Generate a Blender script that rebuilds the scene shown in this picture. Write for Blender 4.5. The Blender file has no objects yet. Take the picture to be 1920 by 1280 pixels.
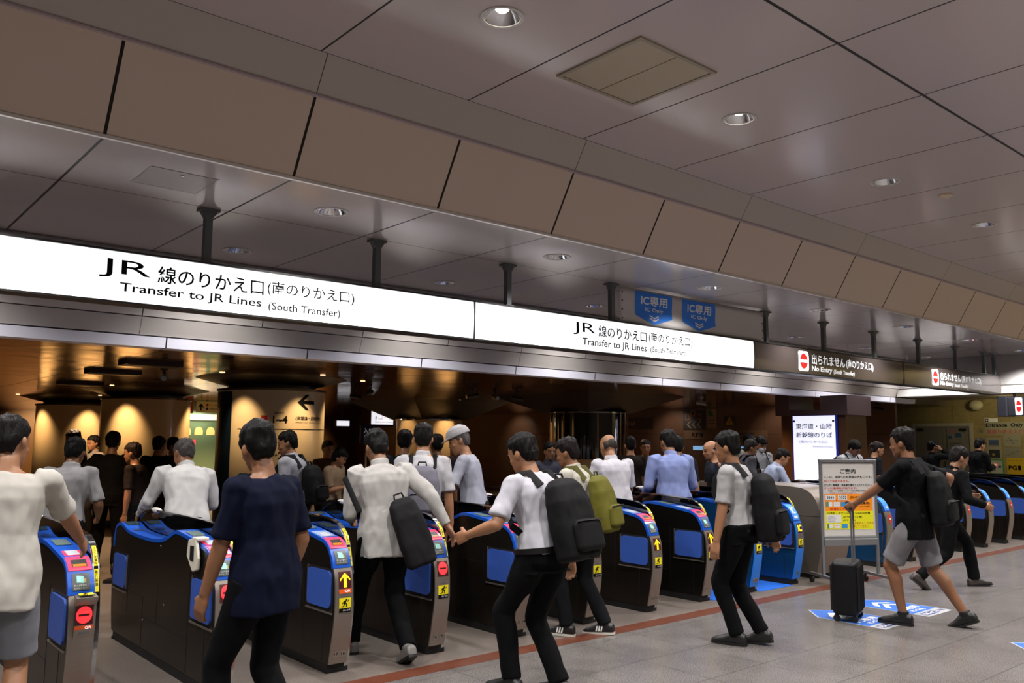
import bpy, bmesh, math, random
from mathutils import Vector, Matrix, noise, Quaternion
S = bpy.context.scene
COL = S.collection
PI = math.pi
# ---------------------------------------------------------------- camera
F_PX, YAW, PIT, ROL = 1577.5, 0.705981, 0.116725, 0.0076014
cd = bpy.data.cameras.new('camera'); cam = bpy.data.objects.new('camera', cd); COL.objects.link(cam)
cd.sensor_width = 36.0; cd.lens = F_PX / 1920 * 36.0; cd.clip_end = 200
fv = Vector((math.sin(YAW) * math.cos(PIT), math.cos(YAW) * math.cos(PIT), math.sin(PIT)))
rv = Vector((math.cos(YAW), -math.sin(YAW), 0)); uv = rv.cross(fv)
r2 = rv * math.cos(ROL) + uv * math.sin(ROL); u2 = -rv * math.sin(ROL) + uv * math.cos(ROL)
cam.matrix_world = Matrix(((r2.x, u2.x, -fv.x, 0), (r2.y, u2.y, -fv.y, 0), (r2.z, u2.z, -fv.z, 1.55), (0, 0, 0, 1)))
S.camera = cam
# ---------------------------------------------------------------- world, exposure
w = bpy.data.worlds.new('world'); S.world = w; w.use_nodes = True
w.node_tree.nodes['Background'].inputs[0].default_value = (0.75, 0.8, 1, 1)
w.node_tree.nodes['Background'].inputs[1].default_value = 0.02
S.view_settings.view_transform = 'Standard'; S.view_settings.look = 'None'
S.view_settings.gamma = 1; S.view_settings.use_curve_mapping = False
S.view_settings.exposure = -0.15
# heights and lines of the station hall
ZC, ZL, ZI = 4.044, 3.306, 2.42           # main ceiling, lower ceiling, inner concourse ceiling
def lamp(name, kind, loc, energy, color=(1, 1, 1), parent=None, size=0.1, aim=None, spot=100, blend=0.6):
    l = bpy.data.lights.new(name, kind); l.energy = energy; l.color = color
    if kind == 'AREA': l.shape = 'DISK'; l.size = size
    else: l.shadow_soft_size = size
    if kind == 'SPOT': l.spot_size = math.radians(spot); l.spot_blend = blend
    o = bpy.data.objects.new(name, l); COL.objects.link(o); o.location = loc
    if aim is not None:
        d = Vector(aim) - Vector(loc); o.rotation_euler = d.to_track_quat('-Z', 'Y').to_euler()
    if parent:
        o.parent = parent
    return o
HALL = (1.0, 0.965, 0.95)
WARM = (1.0, 0.66, 0.34)
P_MAIN, P_LOW, P_BACK = 370, 160, 370
# downlights of the hall behind and above the camera (outside the frame)
for k in range(-2, 8):
    for yy in (1.25, -1.15, -3.5):
        if yy == 1.25 and k > 0: pass
        lamp('hall_downlight', 'SPOT', (3.0 + 2.4 * k, yy, ZC - 0.03), P_BACK, HALL, size=0.06, aim=(3.0 + 2.4 * k, yy, 0), spot=120)

# ================================================================ helpers
def lin(c): return c / 12.92 if c <= 0.04045 else ((c + 0.055) / 1.055) ** 2.4
def rgb(h):
    h = h.lstrip('#'); return tuple(lin(int(h[i:i + 2], 16) / 255) for i in (0, 2, 4)) + (1,)
MC = {}
def M(name, col='#808080', rough=0.5, metal=0.0, emit=0.0, spec=0.5, bump=0.0, bscale=40, var=0.0, vscale=6, coat=0.0, bstretch=None, alpha=None, trans=0.0):
    if name in MC: return MC[name]
    m = bpy.data.materials.new(name); m.use_nodes = True; nt = m.node_tree; b = nt.nodes['Principled BSDF']
    c = rgb(col) if isinstance(col, str) else tuple(col) + (1,)
    b.inputs['Base Color'].default_value = c; b.inputs['Roughness'].default_value = rough
    b.inputs['Metallic'].default_value = metal; b.inputs['Specular IOR Level'].default_value = spec
    b.inputs['Coat Weight'].default_value = coat
    b.inputs['Transmission Weight'].default_value = trans
    if emit:
        b.inputs['Emission Color'].default_value = c; b.inputs['Emission Strength'].default_value = emit
    tc = None
    def obj_co(stretch=None):
        t = nt.nodes.new('ShaderNodeTexCoord'); mp = nt.nodes.new('ShaderNodeMapping')
        nt.links.new(t.outputs['Object'], mp.inputs[0])
        if stretch: mp.inputs['Scale'].default_value = stretch
        return mp.outputs[0]
    if var:
        n = nt.nodes.new('ShaderNodeTexNoise'); n.inputs['Scale'].default_value = vscale; n.inputs['Detail'].default_value = 4
        nt.links.new(obj_co(bstretch), n.inputs['Vector'])
        mx = nt.nodes.new('ShaderNodeMix'); mx.data_type = 'RGBA'
        mx.inputs[6].default_value = tuple(v * (1 - var) for v in c[:3]) + (1,)
        mx.inputs[7].default_value = tuple(min(1, v * (1 + var)) for v in c[:3]) + (1,)
        nt.links.new(n.outputs[0], mx.inputs[0]); nt.links.new(mx.outputs[2], b.inputs['Base Color'])
    if bump:
        n = nt.nodes.new('ShaderNodeTexNoise'); n.inputs['Scale'].default_value = bscale; n.inputs['Detail'].default_value = 3
        nt.links.new(obj_co(bstretch), n.inputs['Vector'])
        bp = nt.nodes.new('ShaderNodeBump'); bp.inputs['Strength'].default_value = bump; bp.inputs['Distance'].default_value = 0.01
        nt.links.new(n.outputs[0], bp.inputs['Height']); nt.links.new(bp.outputs[0], b.inputs['Normal'])
    MC[name] = m
    return m
def grid_mat(name, col, line, ax, rough=0.3, spec=0.5, speck=0.0, sscale=200, metal=0.0, bump=0.0, bscale=3, linerough=None):
    """panel joints: ax = list of (axis 0/1/2, period, offset, width) in world metres"""
    m = M(name, col, rough, metal, spec=spec); nt = m.node_tree; b = nt.nodes['Principled BSDF']
    g = nt.nodes.new('ShaderNodeNewGeometry'); sp = nt.nodes.new('ShaderNodeSeparateXYZ'); nt.links.new(g.outputs['Position'], sp.inputs[0])
    def mt(op, a, bb=None):
        n = nt.nodes.new('ShaderNodeMath'); n.operation = op
        for i, v in enumerate((a, bb)):
            if v is None: continue
            if isinstance(v, (int, float)): n.inputs[i].default_value = v
            else: nt.links.new(v, n.inputs[i])
        return n.outputs[0]
    tot = None
    for (a, per, off, wd) in ax:
        t = mt('SUBTRACT', sp.outputs[a], off - per / 2)
        t = mt('FLOORED_MODULO', t, per); t = mt('SUBTRACT', t, per / 2); t = mt('ABSOLUTE', t)
        t = mt('LESS_THAN', t, wd / 2)
        tot = t if tot is None else mt('MAXIMUM', tot, t)
    mx = nt.nodes.new('ShaderNodeMix'); mx.data_type = 'RGBA'
    mx.inputs[6].default_value = rgb(col); mx.inputs[7].default_value = rgb(line)
    nt.links.new(tot, mx.inputs[0])
    if speck:
        vo = nt.nodes.new('ShaderNodeTexNoise'); vo.inputs['Scale'].default_value = sscale; vo.inputs['Detail'].default_value = 2
        nt.links.new(g.outputs['Position'], vo.inputs['Vector'])
        n2 = nt.nodes.new('ShaderNodeTexNoise'); n2.inputs['Scale'].default_value = 2.2; n2.inputs['Detail'].default_value = 3
        nt.links.new(g.outputs['Position'], n2.inputs['Vector'])
        cr = nt.nodes.new('ShaderNodeValToRGB'); c = rgb(col)
        cr.color_ramp.elements[0].position = 0.38; cr.color_ramp.elements[0].color = tuple(v * (1 - speck) for v in c[:3]) + (1,)
        cr.color_ramp.elements[1].position = 0.62; cr.color_ramp.elements[1].color = tuple(min(1, v * (1 + speck)) for v in c[:3]) + (1,)
        nt.links.new(vo.outputs[0], cr.inputs[0])
        m2 = nt.nodes.new('ShaderNodeMix'); m2.data_type = 'RGBA'; m2.blend_type = 'MULTIPLY'; m2.inputs[0].default_value = 0.5
        c2 = nt.nodes.new('ShaderNodeValToRGB'); c2.color_ramp.elements[0].position = 0.3; c2.color_ramp.elements[0].color = (0.6, 0.58, 0.56, 1)
        c2.color_ramp.elements[1].position = 0.65
        nt.links.new(n2.outputs[0], c2.inputs[0]); nt.links.new(cr.outputs[0], m2.inputs[6]); nt.links.new(c2.outputs[0], m2.inputs[7])
        nt.links.new(m2.outputs[2], mx.inputs[6])
    nt.links.new(mx.outputs[2], b.inputs['Base Color'])
    rr = mt('MULTIPLY_ADD', tot, 0.5); 
    rr.node.inputs[2].default_value = rough
    nt.links.new(rr, b.inputs['Roughness'])
    if bump:
        n = nt.nodes.new('ShaderNodeTexNoise'); n.inputs['Scale'].default_value = bscale
        nt.links.new(g.outputs['Position'], n.inputs['Vector'])
        bp = nt.nodes.new('ShaderNodeBump'); bp.inputs['Strength'].default_value = bump; bp.inputs['Distance'].default_value = 0.02
        nt.links.new(n.outputs[0], bp.inputs['Height']); nt.links.new(bp.outputs[0], b.inputs['Normal'])
    return m

class MB:
    """collects faces; build() links them as ONE mesh object"""
    def __init__(s): s.v = []; s.f = []; s.m = []; s.mats = []; s.cur = 0
    def mat(s, m):
        if m not in s.mats: s.mats.append(m)
        s.cur = s.mats.index(m); return s
    def add(s, vs, fs):
        n = len(s.v); s.v += [tuple(v) for v in vs]
        for f in fs: s.f.append([n + i for i in f]); s.m.append(s.cur)
        return s
    def box(s, x0, x1, y0, y1, z0, z1):
        vs = [(x, y, z) for z in (z0, z1) for y in (y0, y1) for x in (x0, x1)]
        return s.add(vs, [(0, 2, 3, 1), (4, 5, 7, 6), (0, 1, 5, 4), (1, 3, 7, 5), (3, 2, 6, 7), (2, 0, 4, 6)])
    def obox(s, c, ax, ay, az):
        c = Vector(c); ax, ay, az = Vector(ax), Vector(ay), Vector(az)
        vs = [c + i * ax + j * ay + k * az for k in (-1, 1) for j in (-1, 1) for i in (-1, 1)]
        return s.add(vs, [(0, 2, 3, 1), (4, 5, 7, 6), (0, 1, 5, 4), (1, 3, 7, 5), (3, 2, 6, 7), (2, 0, 4, 6)])
    def quad(s, a, b, c, d): return s.add([a, b, c, d], [(0, 1, 2, 3)])
    def prism(s, pts, d):
        """pts: 3D polygon, d: extrusion vector"""
        n = len(pts); d = Vector(d); vs = [Vector(p) for p in pts] + [Vector(p) + d for p in pts]
        return s.add(vs, [tuple(range(n)), tuple(range(2 * n - 1, n - 1, -1))] + [(i, i + n, (i + 1) % n + n, (i + 1) % n) for i in range(n)])
    def loft(s, rings, cap=True, close=True):
        n = len(rings[0]); base = len(s.v); s.v += [tuple(p) for r in rings for p in r]
        for i in range(len(rings) - 1):
            for j in range(n if close else n - 1):
                k = (j + 1) % n
                s.f.append([base + i * n + j, base + i * n + k, base + (i + 1) * n + k, base + (i + 1) * n + j]); s.m.append(s.cur)
        if cap:
            s.f.append([base + j for j in range(n - 1, -1, -1)]); s.m.append(s.cur)
            s.f.append([base + (len(rings) - 1) * n + j for j in range(n)]); s.m.append(s.cur)
        return s
    def lathe(s, prof, c=(0, 0, 0), n=32, cap=True):
        """prof: list of (r, z)"""
        rings = [[(c[0] + r * math.cos(2 * PI * j / n), c[1] + r * math.sin(2 * PI * j / n), c[2] + z) for j in range(n)] for r, z in prof]
        return s.loft(rings, cap)
    def tube(s, pts, r, n=10, cap=True):
        pts = [Vector(p) for p in pts]; rings = []; rr = r if isinstance(r, (list, tuple)) else [r] * len(pts)
        up = None
        for i, p in enumerate(pts):
            d = (pts[min(i + 1, len(pts) - 1)] - pts[max(i - 1, 0)]).normalized()
            if up is None: up = d.orthogonal().normalized()
            a = (up - d * up.dot(d)).normalized(); b = d.cross(a); up = a
            q = rr[i]; qa, qb = (q if isinstance(q, (tuple, list)) else (q, q))
            rings.append([p + a * qa * math.cos(2 * PI * j / n) + b * qb * math.sin(2 * PI * j / n) for j in range(n)])
        return s.loft(rings, cap)
    def ell(s, c, r, n=14, m=9, rot=None):
        c = Vector(c); rings = []
        for i in range(m + 1):
            t = -PI / 2 + PI * (i + 0.001) / (m + 0.002)
            ring = []
            for j in range(n):
                v = Vector((r[0] * math.cos(t) * math.cos(2 * PI * j / n), r[1] * math.cos(t) * math.sin(2 * PI * j / n), r[2] * math.sin(t)))
                if rot: v = rot @ v
                ring.append(c + v)
            rings.append(ring)
        return s.loft(rings)
    def mesh(s, name, m=None, smooth=False, fix=True):
        me = bpy.data.meshes.new(name); me.from_pydata(s.v, [], s.f)
        mats = s.mats if s.mats else ([m] if m else [])
        for q in mats: me.materials.append(q)
        if s.mats: me.polygons.foreach_set('material_index', s.m)
        if fix:
            bm = bmesh.new(); bm.from_mesh(me); bmesh.ops.recalc_face_normals(bm, faces=bm.faces); bm.to_mesh(me); bm.free()
        if smooth:
            me.shade_smooth()
            try: me.set_sharp_from_angle(angle=math.radians(35))
            except Exception: pass
        me.update(); return me
    def build(s, name, m=None, parent=None, smooth=False, bevel=0, fix=True, **kw):
        return link(name, s.mesh(name, m, smooth, fix), parent, bevel=bevel, **kw)
def link(name, me, parent=None, label=None, cat=None, group=None, kind=None, bevel=0):
    o = bpy.data.objects.new(name, me); COL.objects.link(o)
    if parent: o.parent = parent
    tag(o, label, cat, group, kind)
    if bevel:
        b = o.modifiers.new('bevel', 'BEVEL'); b.width = bevel; b.segments = 2; b.limit_method = 'ANGLE'; b.angle_limit = math.radians(40)
    return o
def tag(o, label=None, cat=None, group=None, kind=None):
    if label: o['label'] = label
    if cat: o['category'] = cat
    if group: o['group'] = group
    if kind: o['kind'] = kind
    return o
def thing(name, label, cat, loc=(0, 0, 0), rz=0, group=None):
    o = bpy.data.objects.new(name, None); COL.objects.link(o); o.location = loc; o.rotation_euler = (0, 0, rz)
    o.empty_display_size = 0.1
    return tag(o, label, cat, group)
TXT = {}
WORK = bpy.data.scenes.new('work'); VL = WORK.view_layers[0]      # a scratch scene in which single meshes are evaluated
def evaluated(o):
    WORK.collection.objects.link(o); VL.update(); dg = VL.depsgraph
    out = bpy.data.meshes.new_from_object(o.evaluated_get(dg), preserve_all_data_layers=False, depsgraph=dg); WORK.collection.objects.unlink(o); return out
def text_mesh(s, bold=0.0):
    key = (s, bold)
    if key in TXT: return TXT[key]
    cu = bpy.data.curves.new('txt', 'FONT'); cu.body = s; cu.size = 1; cu.offset = bold; cu.resolution_u = 3
    o = bpy.data.objects.new('txt', cu); me = evaluated(o)
    vs = [tuple(v.co) for v in me.vertices]; fs = [tuple(p.vertices) for p in me.polygons]
    bpy.data.objects.remove(o); bpy.data.curves.remove(cu); bpy.data.meshes.remove(me)
    if not vs: vs = [(0, 0, 0), (1, 0, 0), (1, 1, 0)]; fs = [(0, 1, 2)]
    xs = [v[0] for v in vs]; ys = [v[1] for v in vs]; x0, x1, y0, y1 = min(xs), max(xs), min(ys), max(ys)
    vs = [((v[0] - x0) / max(x1 - x0, 1e-6), (v[1] - y0) / max(y1 - y0, 1e-6)) for v in vs]
    TXT[key] = (vs, fs, (x1 - x0) / max(y1 - y0, 1e-6)); return TXT[key]
def put_text(mb, s, box, fn, bold=0.0):
    """fit the string into box=(u0,u1,v0,v1), then map (u,v) to 3D with fn"""
    vs, fs, asp = text_mesh(s, bold); u0, u1, v0, v1 = box
    add_uv(mb, [(u0 + a * (u1 - u0), v0 + b * (v1 - v0)) for a, b in vs], fs, fn)
def add_uv(mb, pts, fs, fn):
    """flat print laid on a surface; on curved surfaces it is first cut into strips so that it follows the curve"""
    cuts = getattr(fn, 'cut', None)
    if cuts:
        bm = bmesh.new(); bv = [bm.verts.new((a, b, 0)) for a, b in pts]
        for f in fs:
            try: bm.faces.new([bv[i] for i in f])
            except ValueError: pass
        for ax in (0, 1):
            if not cuts[ax]: continue
            lo = min(p[ax] for p in pts); hi = max(p[ax] for p in pts); n = int((hi - lo) / cuts[ax])
            for k in range(1, n + 1):
                co = [0, 0, 0]; no = [0, 0, 0]; co[ax] = lo + (hi - lo) * k / (n + 1); no[ax] = 1
                bmesh.ops.bisect_plane(bm, geom=bm.verts[:] + bm.edges[:] + bm.faces[:], plane_co=co, plane_no=no, dist=1e-6)
        bm.verts.index_update(); pts = [(v.co.x, v.co.y) for v in bm.verts]; fs = [[v.index for v in f.verts] for f in bm.faces]; bm.free()
    mb.add([fn(a, b) for a, b in pts], fs)
def curved(fn, cu, cv): fn.cut = (cu, cv); return fn
def plane_fn(o, u, v, off=0.0):
    o, u, v = Vector(o), Vector(u).normalized(), Vector(v).normalized(); n = u.cross(v)
    return lambda a, b: o + u * a + v * b + n * off
def shift(fn, d):
    """a second surface a little in front of fn (used to stack print on print)"""
    def g(a, b):
        p = fn(a, b); e = 1e-3; n = (fn(a + e, b) - p).cross(fn(a, b + e) - p)
        return p + n.normalized() * d
    g.cut = getattr(fn, 'cut', None); return g
def patch(mb, box, fn, nu=1, nv=1):
    u0, u1, v0, v1 = box
    vs = [fn(u0 + (u1 - u0) * i / nu, v0 + (v1 - v0) * j / nv) for j in range(nv + 1) for i in range(nu + 1)]
    mb.add(vs, [(j * (nu + 1) + i, j * (nu + 1) + i + 1, (j + 1) * (nu + 1) + i + 1, (j + 1) * (nu + 1) + i) for j in range(nv) for i in range(nu)])
def poly(mb, pts, fn): add_uv(mb, pts, [tuple(range(len(pts)))], fn)
def disc(mb, c, r, fn, n=28, ry=None):
    ry = ry or r; poly(mb, [(c[0] + r * math.cos(2 * PI * i / n), c[1] + ry * math.sin(2 * PI * i / n)) for i in range(n)], fn)
def rrect(u0, u1, v0, v1, r, n=5):
    out = []
    for cx, cy, a in ((u1 - r, v1 - r, 0), (u0 + r, v1 - r, 90), (u0 + r, v0 + r, 180), (u1 - r, v0 + r, 270)):
        for i in range(n + 1):
            t = math.radians(a + 90 * i / n); out.append((cx + r * math.cos(t), cy + r * math.sin(t)))
    return out

# ================================================================ materials
CEIL = grid_mat('ceiling_panel', '#b4a8a4', '#0c0a09', [(0, 1.2, 0.02, 0.014), (1, 2.26, 2.513, 0.022)], rough=0.2, spec=0.5, bump=0.01, bscale=1.2)
LOWC = grid_mat('lower_ceiling_panel', '#aaa19d', '#14110f', [(0, 1.2, 0.07, 0.018), (1, 50, 6.32, 0.012)], rough=0.14, spec=0.6, bump=0.01, bscale=1.0)
FASC = grid_mat('fascia_panel', '#bda998', '#1a1510', [(0, 1.2, 0.07, 0.02)], rough=0.45)
BAND = grid_mat('band_panel', '#a99e97', '#3a332d', [(0, 2.4, 0.07, 0.006)], rough=0.5)
BAND2 = grid_mat('cove_panel', '#c4beb8', '#2c2a28', [(0, 1.2, 0.07, 0.01)], rough=0.4)
BAND3 = grid_mat('beam_panel', '#b4aea8', '#4c4844', [(0, 2.4, 0.07, 0.006)], rough=0.3)
STRIP = grid_mat('strip_panel', '#dcdce8', '#101010', [(0, 1.5, 1.225, 0.014)], rough=0.35)
INCEIL = grid_mat('bronze_ceiling', '#8a5a30', '#150a04', [(0, 1.5, 1.3, 0.012), (1, 1.5, 9.2, 0.01)], rough=0.11, metal=0.85, bump=0.4, bscale=1.3)
FLOOR = grid_mat('granite_tile', '#686360', '#2a2624', [(0, 0.6, 5.35, 0.007), (1, 0.583, 2.36, 0.007)], rough=0.26, speck=0.5, sscale=150)
FLOOR2 = grid_mat('gate_floor', '#6e655e', '#3a3531', [(1, 50, 100, 0.004)], rough=0.38, speck=0.5, sscale=160)
REDL = M('red_line', '#5a3020', 0.35, var=0.25, vscale=60)
WHITE = M('painted_white', '#c9c7c2', 0.5)
GREY = M('painted_grey', '#5a5a5c', 0.45)
DARK = M('dark_paint', '#161412', 0.5)
BLACK = M('black_rubber', '#0a0a0a', 0.6)
POST = M('post_grey', '#55595a', 0.5, 0.2)
CHROME = M('chrome', '#c8c8c8', 0.12, 1.0)
ALU = M('aluminium', '#a9abad', 0.35, 0.9)
STEEL = M('brushed_steel', '#9c9288', 0.4, 0.85, bump=0.08, bscale=30, bstretch=(1, 1, 60), var=0.1, vscale=3)
SIDE = M('gate_side_steel', '#3c352f', 0.3, 0.85, bump=0.05, bscale=30, bstretch=(60, 60, 1), var=0.12, vscale=3)
SIDEB = M('gate_side_blue', '#184a78', 0.25, 0.5, coat=0.3)
BLUE = M('gate_blue', '#1550b4', 0.3, 0.0, coat=0.4)
FLAP = M('flap_blue', '#2f50a0', 0.45)
ACRYL = M('smoked_acrylic', '#050506', 0.04, 0.0, coat=1.0)
PINK = M('slot_red', '#ff3a5c', 0.3, emit=0.35)
SIGNW = M('sign_white_lit', '#fbfdff', 0.4, emit=1.3)
SIGNW2 = M('icon_white_lit', '#ffffff', 0.4, emit=1.1)
SIGNB = M('sign_brown', '#4f4644', 0.22, 0.25, coat=0.5)
INK = M('ink_black', '#101112', 0.8, spec=0.05)
INKR = M('ink_red', '#c0281e', 0.6)
INKW = M('letter_white', '#f4f4f2', 0.5, emit=0.6)
REDI = M('icon_red', '#e01c1c', 0.5, emit=0.6)
ICB = M('ic_blue', '#1f74d6', 0.45)
PAPER = M('paper_white', '#d8d6d2', 0.6)
YEL = M('sticker_yellow', '#e8d80c', 0.5)
ORG = M('sticker_orange', '#e8560e', 0.5)
LEDR = M('led_red', '#ff3238', 0.5, emit=1.1)
LEDD = M('led_dark_red', '#3c0508', 0.5, emit=0.25)
LEDY = M('led_yellow', '#ffd514', 0.5, emit=1.0)
LCD = M('lcd_grey', '#5f6f6c', 0.2)
DISCG = M('number_disc', '#9b938a', 0.4, 0.5)
LAMPM = M('lamp_lit', '#fff6ea', 0.5, emit=12)
REFL = M('reflector', '#c9c9cc', 0.18, 1.0)

# ================================================================ shell
def struct(name, mb, m=None, **kw): return mb.build(name, m, kind='structure', **kw)
def holed(mb, x0, x1, y0, y1, z, c=None, r=0.115, n=32):
    if c is None: mb.quad((x0, y0, z), (x0, y1, z), (x1, y1, z), (x1, y0, z)); return
    ang = sorted([2 * PI * i / n for i in range(n)] + [math.atan2(y - c[1], x - c[0]) % (2 * PI) for x in (x0, x1) for y in (y0, y1)])
    inner, outer = [], []
    for a in ang:
        dx, dy = math.cos(a), math.sin(a); t = 1e9
        if dx > 1e-9: t = min(t, (x1 - c[0]) / dx)
        if dx < -1e-9: t = min(t, (x0 - c[0]) / dx)
        if dy > 1e-9: t = min(t, (y1 - c[1]) / dy)
        if dy < -1e-9: t = min(t, (y0 - c[1]) / dy)
        inner.append((c[0] + r * dx, c[1] + r * dy, z)); outer.append((c[0] + t * dx, c[1] + t * dy, z))
    k = len(ang); mb.add(inner + outer, [(i, (i + 1) % k, k + (i + 1) % k, k + i) for i in range(k)])
XA, XB = -7.0, 20.6
mb = MB(); mb.quad((XA, -7, 0), (XB, -7, 0), (XB, 4.96, 0), (XA, 4.96, 0)); struct('floor', mb, FLOOR)
mb = MB(); mb.quad((XA, 4.96, 0), (XB, 4.96, 0), (XB, 32, 0), (XA, 32, 0)); struct('floor', mb, FLOOR2)
mb = MB(); mb.box(XA, XB, 4.79, 4.96, -0.004, 0.0012); struct('trim_1', mb, REDL)
mb = MB(); LX = [3.0 + 2.4 * k for k in range(-2, 8)]
mb.quad((XA, -7, ZC), (XA, 2.513, ZC), (XB, 2.513, ZC), (XB, -7, ZC))
xs = [XA] + [x - 1.2 for x in LX[1:]] + [XB]
for i in range(len(xs) - 1):
    c = LX[i] if i < len(LX) else None
    holed(mb, xs[i], xs[i + 1], 2.513, 4.769, ZC, (c + 0.02, 3.655) if c else None, 0.12)
struct('ceiling', mb, CEIL, fix=False)
mb = MB(); LXB = [3.07 + 2.42 * k for k in range(-1, 7)]
xs = [-3] + [x - 1.2 for x in LXB[1:]] + [18.33]
for i in range(len(xs) - 1):
    holed(mb, xs[i], xs[i + 1], 5.21, 6.32, ZL, (LXB[i], 5.78), 0.115); holed(mb, xs[i], xs[i + 1], 6.32, 8.21, ZL, (LXB[i], 7.6), 0.115)
mb.quad((-7, 5.21, ZL), (-7, 8.21, ZL), (-3, 8.21, ZL), (-3, 5.21, ZL))
mb.quad((18.33, 5.21, ZL), (18.33, 8.21, ZL), (XB, 8.21, ZL), (XB, 5.21, ZL))
struct('ceiling', mb, LOWC, fix=False)
mb = MB(); mb.prism([(XA, 4.769, ZC), (XA, 4.80, ZC + .1), (XA, 4.945, 3.83), (XA, 4.915, 3.808)], (XB - XA, 0, 0)); struct('trim_2', mb, BAND)
mb = MB(); mb.prism([(XA, 4.925, 3.800), (XA, 4.96, 3.806), (XA, 5.235, 3.32), (XA, 5.205, 3.318)], (XB - XA, 0, 0)); struct('trim_3', mb, FASC)
mb = MB(); mb.box(XA, XB, 4.900, 4.93, 3.798, 3.812); struct('trim_4', mb, M('lip', '#a8999a', 0.4))
mb = MB(); mb.box(XA, XB, 5.196, 5.222, 3.300, 3.320); struct('trim_5', mb, M('light_edge', '#cfcac4', 0.35, 0.3))
# far fascia above the opening, and the return bulkhead on the right
def tr(prof, x0, x1, name, m):
    mb = MB(); mb.prism([(x0, y, z) for y, z in prof], (x1 - x0, 0, 0)); return struct(name, mb, m)
tr([(8.20, 3.285), (8.20, ZL), (8.5, ZL), (8.5, 2.705), (8.335, 2.705)], XA, 18.15, 'trim_6', BAND2)
tr([(8.19, 3.28), (8.19, 3.30), (8.15, 3.30), (8.15, 3.28)], XA, 18.1, 'trim_7', M('cove_rail', '#8d8a86', 0.4, 0.5))
tr([(8.34, 2.695), (8.5, 2.695), (8.5, 2.53), (8.40, 2.53)], XA, 18.05, 'trim_8', BAND3)
tr([(8.385, 2.515), (8.60, 2.515), (8.60, 2.415), (8.40, 2.415)], XA, 18.9, 'trim_9', STRIP)
mb = MB(); mb.box(XA, 18.9, 8.46, 8.6, 2.50, 2.54); struct('trim_10', mb, BLACK)
mb = MB()
mb.mat(M('bulkhead', '#a9a6a3', 0.4)).prism([(18.30, 8.35, ZL), (18.6, 8.35, ZL), (18.6, 8.35, 2.705), (18.04, 8.35, 2.705)], (0, -3.3, 0))
mb.prism([(18.02, 8.35, 2.69), (18.6, 8.35, 2.69), (18.6, 8.35, 2.53), (17.93, 8.35, 2.53)], (0, -3.3, 0))
struct('trim_11', mb)
mb = MB(); mb.box(18.5, XB, 4.9, 8.6, 2.56, 2.60); struct('ceiling', mb, M('end_soffit', '#7d7058', 0.6))
mb = MB(); mb.quad((18.9, 8.42, ZI), (XB, 8.42, ZI), (XB, 8.42, 2.6), (18.9, 8.42, 2.6)); struct('trim_12', mb, M('end_soffit_edge', '#6b604a', 0.6))
mb = MB(); mb.quad((XA, 8.5, ZI), (XA, 32, ZI), (XB, 32, ZI), (XB, 8.5, ZI)); struct('ceiling', mb, INCEIL, fix=False)
WALLM = grid_mat('olive_stone', '#8f8052', '#5a4e30', [(1, 1.2, 7.1, 0.006)], rough=0.35, speck=0.08, sscale=14)
WBR = grid_mat('brown_stone', '#5c4334', '#1c130d', [(1, 1.2, 7.1, 0.006), (2, 0.9, 1.75, 0.006)], rough=0.35)
mb = MB(); mb.box(XB, XB + .1, -7, 12, 0, ZC); struct('wall_right', mb, WALLM)
mb = MB(); mb.box(18.4, 18.5, 8.62, 32, 0, 3); struct('wall_inner_right', mb, WBR)
mb = MB(); mb.box(XA, XB, 32, 32.1, 0, 3); struct('wall_far', mb, M('far_wall', '#7a5a38', 0.5))
mb = MB(); mb.box(XA - .1, XA, -7, 32, 0, ZC); struct('wall_left', mb, M('left_wall', '#6a5238', 0.5))
mb = MB(); mb.box(XA, XB, -7.1, -7, 0, ZC); struct('wall_back', mb, M('back_wall', '#8a8078', 0.5))

# ================================================================ downlights
def downlight(x, y, z, lit, label, grp, power):
    t = thing('downlight', label, 'ceiling light', (x, y, z), 0, grp)
    if 'dl' not in MC:
        a = MB(); a.lathe([(0.112, 0.0), (0.132, 0.0), (0.132, -0.006), (0.112, -0.006), (0.112, 0.0)], cap=False)
        MC['dl'] = a.mesh('trim_ring', M('ring_white', '#b8b4ae', 0.3), True)
        a = MB(); a.lathe([(0.114, -0.004), (0.100, 0.02), (0.075, 0.05), (0.052, 0.075), (0.0, 0.076)], cap=False)
        MC['dr'] = a.mesh('reflector', REFL, True)
        a = MB(); a.lathe([(0.0, 0.034), (0.028, 0.036), (0.042, 0.05), (0.046, 0.07)], cap=False)
        MC['db'] = a.mesh('bulb', LAMPM, True)
        a = MB(); a.lathe([(0.0, 0.055), (0.03, 0.06), (0.042, 0.07)], cap=False)
        MC['dk'] = a.mesh('bulb', M('lamp_dim', '#f0eadf', 0.4, emit=1.0), True)
    link('trim_ring', MC['dl'], t); link('reflector', MC['dr'], t); link('bulb', MC['db' if lit else 'dk'], t)
    lamp('downlight_lamp', 'SPOT', (0, 0, -0.012), power, HALL, t, 0.06, spot=130, blend=0.7)
ords = ['nearest and brightest', 'second', 'third', 'fourth', 'fifth', 'sixth', 'seventh']
for i, x in enumerate(LX):
    n = i - 2
    lb = f'round silver downlight in the high ceiling, {ords[n] if 0 <= n < 7 else "out of view"} from the left' if n >= 0 else None
    if n < 0 or n > 6:
        lamp('hall_downlight', 'SPOT', (x, 3.655, ZC - .02), P_MAIN, HALL, size=0.06, spot=130); continue
    downlight(x + .02, 3.655, ZC, n < 2, lb, 'downlights in the high ceiling', P_MAIN)
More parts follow.
